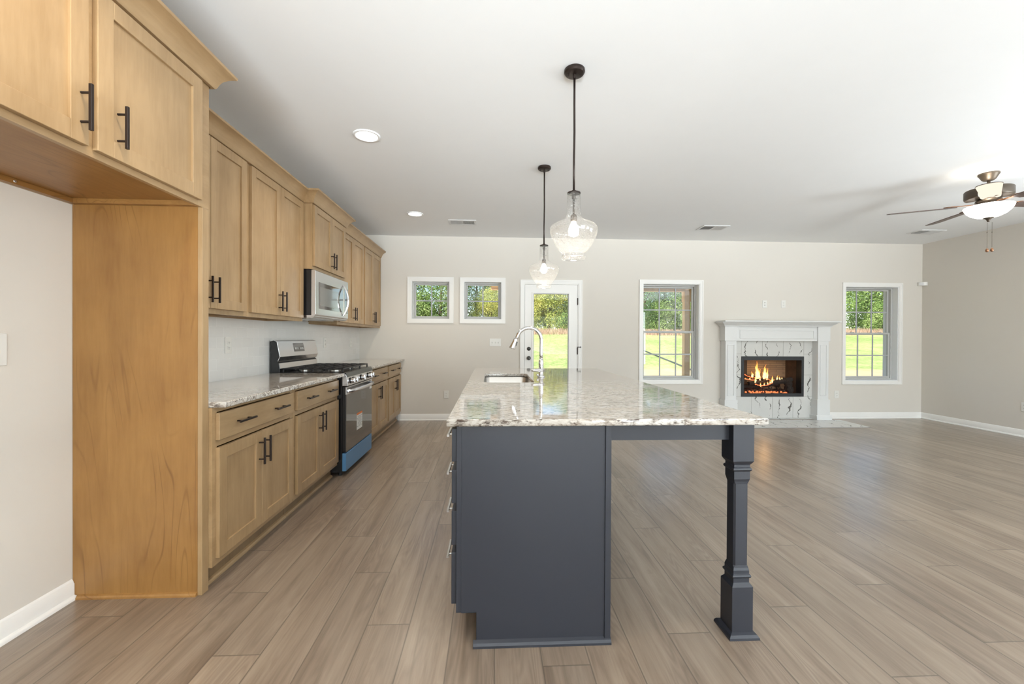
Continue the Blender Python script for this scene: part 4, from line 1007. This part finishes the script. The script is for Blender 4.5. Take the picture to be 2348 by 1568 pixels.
for f in ((4.235, 6.54, .60, .29, .032, -.01), (4.262, 6.55, .60, .16, .030, .03), (4.342, 6.53, .60, .24, .026, .03), (4.375, 6.55, .60, .18, .018, .01), (4.405, 6.55, .58, .20, .020, .01), (4.17, 6.56, .62, .10, .022, -.01), (4.195, 6.52, .53, .12, .018, 0),
          (4.43, 6.46, .535, .13, .018, .0), (4.235, 6.45, .485, .07, .014, 0), (4.30, 6.46, .495, .06, .012, 0), (4.35, 6.45, .515, .055, .012, 0), (4.39, 6.45, .53, .06, .013, 0), (4.52, 6.48, .58, .09, .014, .02), (4.555, 6.46, .59, .06, .012, -.02), (4.59, 6.46, .60, .035, .010, -.01),
          (4.08, 6.58, .585, .03, .012, -.02), (4.14, 6.58, .58, .04, .014, 0), (4.31, 6.58, .56, .10, .016, 0), (4.47, 6.50, .55, .05, .02, .03)):
    flame(*f)
    if f[3] > .1: flame(f[0] + f[4] * .8, f[1] + .02, f[2], f[3] * .62, f[4] * .5, .015); flame(f[0] - f[4] * .7, f[1] - .01, f[2], f[3] * .5, f[4] * .45, -.012)
m = MB()
random.seed(8)
for a, b in (((4.14, 6.44, .525), (4.24, 6.44, .50)), ((4.24, 6.44, .50), (4.34, 6.43, .52)), ((4.34, 6.43, .52), (4.42, 6.43, .55)), ((4.03, 6.54, .665), (4.16, 6.55, .615)), ((4.16, 6.55, .615), (4.30, 6.55, .60)), ((4.02, 6.53, .60), (4.18, 6.53, .585)), ((4.34, 6.55, .62), (4.47, 6.53, .57))):
    a, b = Vector(a), Vector(b)
    m.tube([a.lerp(b, i / 5) + Vector((0, 0, random.uniform(-.006, .006))) for i in range(6)], [random.uniform(.004, .009) for _ in range(6)], 6)
m.build('glowing_log_edges', M['ember'], fp)
lamp('fire_glow', 'POINT', (4.33, 6.50, .66), 1.6, (1, .55, .22), shadow_soft_size=.08)

# ================================================================ outdoors
def gz(x, y):
    """height of the ground behind the house"""
    s = max(0, min(1, (y - 17) / 30)); s = s * s * (3 - 2 * s)
    return -.28 + 1.95 * s + .12 * math.sin(x * .13 + 1) * min(1, max(0, (y - 14) / 20)) + .018 * (x - 5) * s * .6 + .03 * max(0, y - 47)
m = MB(); nx, ny = 90, 70
X0, X1, Y0, Y1 = -45, 95, 6.61, 95
G = [[m.b.verts.new((X0 + (X1 - X0) * i / nx, Y0 + (Y1 - Y0) * (j / ny) ** 1.5, 0)) for i in range(nx + 1)] for j in range(ny + 1)]
for r in G:
    for v_ in r: v_.co.z = gz(v_.co.x, v_.co.y)
for j in range(ny):
    for i in range(nx): m._f([G[j][i], G[j][i + 1], G[j + 1][i + 1], G[j + 1][i]])
o = m.build('lawn', M['lawn'], None, smooth=True); tag(o, 'sunlit grass slope rising behind the house', 'lawn', kind='structure')
for p in o.data.polygons: pass
# trees: four crown prototypes, each a thing with trunk and foliage
random.seed(11)
def tree(seed, h, w, mat, conifer=False):
    rnd = random.Random(seed)
    o = thing('tree', (0, 0, 0), 'tree', 'tree', 'trees beyond the lawn')
    m = MB(); m.tube([(0, 0, -.4), (.05, 0, h * .3), (-.05, .1, h * .6), (0, 0, h * .9)], [h * .022, h * .018, h * .012, h * .004], 8)
    for i in range(7):
        a = rnd.uniform(0, 6.28); z = h * rnd.uniform(.2, .6); m.tube([(0, 0, z), (math.cos(a) * w * .35, math.sin(a) * w * .35, z + h * .16)], [h * .008, h * .003], 6)
    m.build('trunk', M['bark'], o)
    blobs = []
    for i in range(46):
        t = rnd.random()
        z = h * (.06 + .9 * t); env = (1 - t) ** .75 * 1.0 + .1 if conifer else math.sin(PI * min(1, (.16 + .84 * t))) ** .6
        a = rnd.uniform(0, 6.28); rr_ = w * .5 * env * rnd.uniform(.45, .95)
        blobs.append((math.cos(a) * rr_, math.sin(a) * rr_, z, w * rnd.uniform(.13, .24)))
    vs, fs = [], []
    n = 15000
    for i in range(n):
        b = blobs[rnd.randrange(len(blobs))]
        d = Vector((rnd.gauss(0, 1), rnd.gauss(0, 1), rnd.gauss(0, 1))).normalized() * b[3] * rnd.uniform(.65, 1.08)
        c = Vector((b[0], b[1], b[2])) + d
        if c.z < .05: c.z = abs(c.z)
        nrm = (d.normalized() + Vector((rnd.uniform(-1, 1), rnd.uniform(-1, 1), rnd.uniform(-1, 1))) * .7).normalized()
        u = nrm.orthogonal().normalized(); u = (Matrix.Rotation(rnd.uniform(0, 6.28), 3, nrm) @ u); w2 = nrm.cross(u); s = rnd.uniform(.05, .125)
        k = len(vs); vs += [c - u * s, c + w2 * s * .6, c + u * s, c - w2 * s * .6]; fs.append((k, k + 1, k + 2, k + 3))
    me = bpy.data.meshes.new('foliage'); me.from_pydata([tuple(v) for v in vs], [], fs); me.materials.append(mat)
    f = bpy.data.objects.new('foliage', me); COL.objects.link(f); f.parent = o
    return o
protos = {'A': tree(1, 9, 7, M['leafA']), 'B': tree(2, 11, 6.2, M['leafB']), 'C': tree(3, 6.5, 5.2, M['leafC']), 'D': tree(4, 12, 6, M['leafB'], True), 'E': tree(5, 4.2, 4.6, M['leafA'])}
names = {'A': 'broad mid-green tree', 'B': 'tall dark green tree', 'C': 'yellow-green autumn tree', 'D': 'tall dark conifer', 'E': 'low bright green shrub'}
spots = [  # kind, x, y, scale, which window shows it and where
 ('B', -9.6, 48, 1.0, 'at the left of the small window nearest the cabinets'), ('A', -5.6, 47, 1.05, 'at the right of the small window nearest the cabinets'), ('E', -7.6, 45, .9, 'low in the small window nearest the cabinets'),
 ('A', -1.8, 50, 1.0, 'at the left of the small window beside the door'), ('B', 1.4, 54, .9, 'at the right of the small window beside the door'), ('C', -.1, 47, .75, 'low in the small window beside the door'),
 ('D', 5.0, 56, .78, 'at the left of the door glass'), ('C', 4.0, 49, .8, 'low at the left edge of the door glass'), ('C', 6.6, 48, .95, 'in the middle of the door glass'), ('A', 9.4, 51, .86, 'at the right of the door glass'), ('B', 7.6, 60, .72, 'behind the others in the door glass'), ('E', 8.9, 47, .8, 'low at the right of the door glass'),
 ('B', 17.2, 47, .95, 'at the left of the tall window left of the fireplace'), ('A', 20.4, 49, 1.05, 'in the middle of the tall window left of the fireplace'), ('B', 23.4, 50, 1.0, 'at the right of the tall window left of the fireplace'), ('C', 24.6, 45, .75, 'yellowing beside the porch post'), ('E', 18.4, 45.5, .75, 'low in the tall window left of the fireplace'), ('E', 21.6, 45, .7, 'low beside the middle muntin of that window'),
 ('A', 40.5, 47, 1.1, 'at the left of the window right of the fireplace'), ('A', 44.4, 46, 1.0, 'in the middle of the window right of the fireplace'), ('D', 47.5, 50, .9, 'dark at the right of the window right of the fireplace'), ('C', 49.0, 46, .9, 'yellowing at the far right of that window'), ('E', 45.6, 43.5, .8, 'low in the window right of the fireplace'), ('E', 42.0, 43.5, .7, 'low left in the window right of the fireplace'),
]
used = set()
for k, x, y, s, where in spots:
    o = protos[k]
    if k in used: o = dup(o, (0, 0, 0))
    used.add(k)
    o.location = (x, y, gz(x, y) - .05); o.scale = (s, s, s); o.rotation_euler = (0, 0, random.uniform(0, 6.28)); o['label'] = names[k] + ' ' + where
# tall dry grass strip along the tree line
vs, fs = [], []
for i in range(15000):
    x = random.uniform(-14, 56); y = random.uniform(40.5, 44.5); z = gz(x, y); h = random.uniform(.2, .6); a = random.uniform(0, 3.14); w = .028
    dx, dy = math.cos(a) * w, math.sin(a) * w; lx, ly = random.uniform(-.2, .2), random.uniform(-.2, .2); k = len(vs)
    vs += [(x - dx, y - dy, z - .05), (x + dx, y + dy, z - .05), (x + lx + dx * .4, y + ly, z + h), (x + lx - dx * .4, y + ly, z + h)]; fs.append((k, k + 1, k + 2, k + 3))
me = bpy.data.meshes.new('tall_dry_grass'); me.from_pydata(vs, [], fs); me.materials.append(M['drygrass']); o = bpy.data.objects.new('tall_dry_grass', me); COL.objects.link(o)
tag(o, 'strip of tall pinkish dry grass along the tree line', 'grass', kind='stuff')
# black drain pipe lying across the slope
def hit(rx, rz):
    y = 8.0
    while y < 60 and 1.233 + rz * y > gz(rx * y, y) + .03: y += .05
    return (rx * y, y, gz(rx * y, y) + .05)
pts = [hit(.365 + (.481 - .365) * t, -.029 + (-.075 + .029) * t) for t in [i / 12 for i in range(-3, 16)]]
o = MB().tube(pts, .038, 8).build('drain_pipe', M['hose'], None, smooth=True); tag(o, 'black drain pipe lying diagonally across the lawn', 'pipe')
# covered porch
po = thing('covered_porch', (2.1, 8, -.3), 'wooden covered porch outside the tall left window', 'porch')
box('porch_beam', M['porchwood'], po, -.02, 4.40, 8.98, 9.14, 2.26, 2.50)
for x in (.30, 4.195):
    p = box('post', M['porchwood'], po, x, x + .122, 9.0, 9.12, -.30, 2.26)
    m = MB(); m.box(x - .012, x + .134, 8.988, 9.132, 2.04, 2.26); m.build('post_collar', M['porchwood'], p)
box('porch_beam', M['porchwood'], po, 4.22, 4.36, YO, 8.98, 2.30, 2.50); box('porch_beam', M['porchwood'], po, 0.0, .14, YO, 8.98, 2.30, 2.50)
box('porch_ceiling', M['porchceil'], po, -.02, 4.38, YO, 9.14, 2.50, 2.52)
MB().prism([(YO, 2.53), (9.5, 2.53), (9.5, 2.60), (YO, 3.3)], 'x', -.3, 4.7).build('porch_roof', M['roof'], po)
box('porch_floor', M['plinth'], po, -.05, 4.40, YO, 9.2, -.32, -.12)
pl_ = thing('porch_light', (3.86, 8.42, 2.5), 'amber glass dome light on the porch ceiling', 'porch light')
m = MB(); m.lathe([(.15, 2.5), (.15, 2.485), (.14, 2.48)], (3.83, 8.2, 0), 24, caps=False); m.build('light_base', M['bronze'], pl_)
m = MB(); m.lathe([(.14, 2.482), (.135, 2.45), (.10, 2.41), (.05, 2.388), (.001, 2.38)], (3.83, 8.2, 0), 24); m.build('glass_dome', M['porchlamp'], pl_, smooth=True)
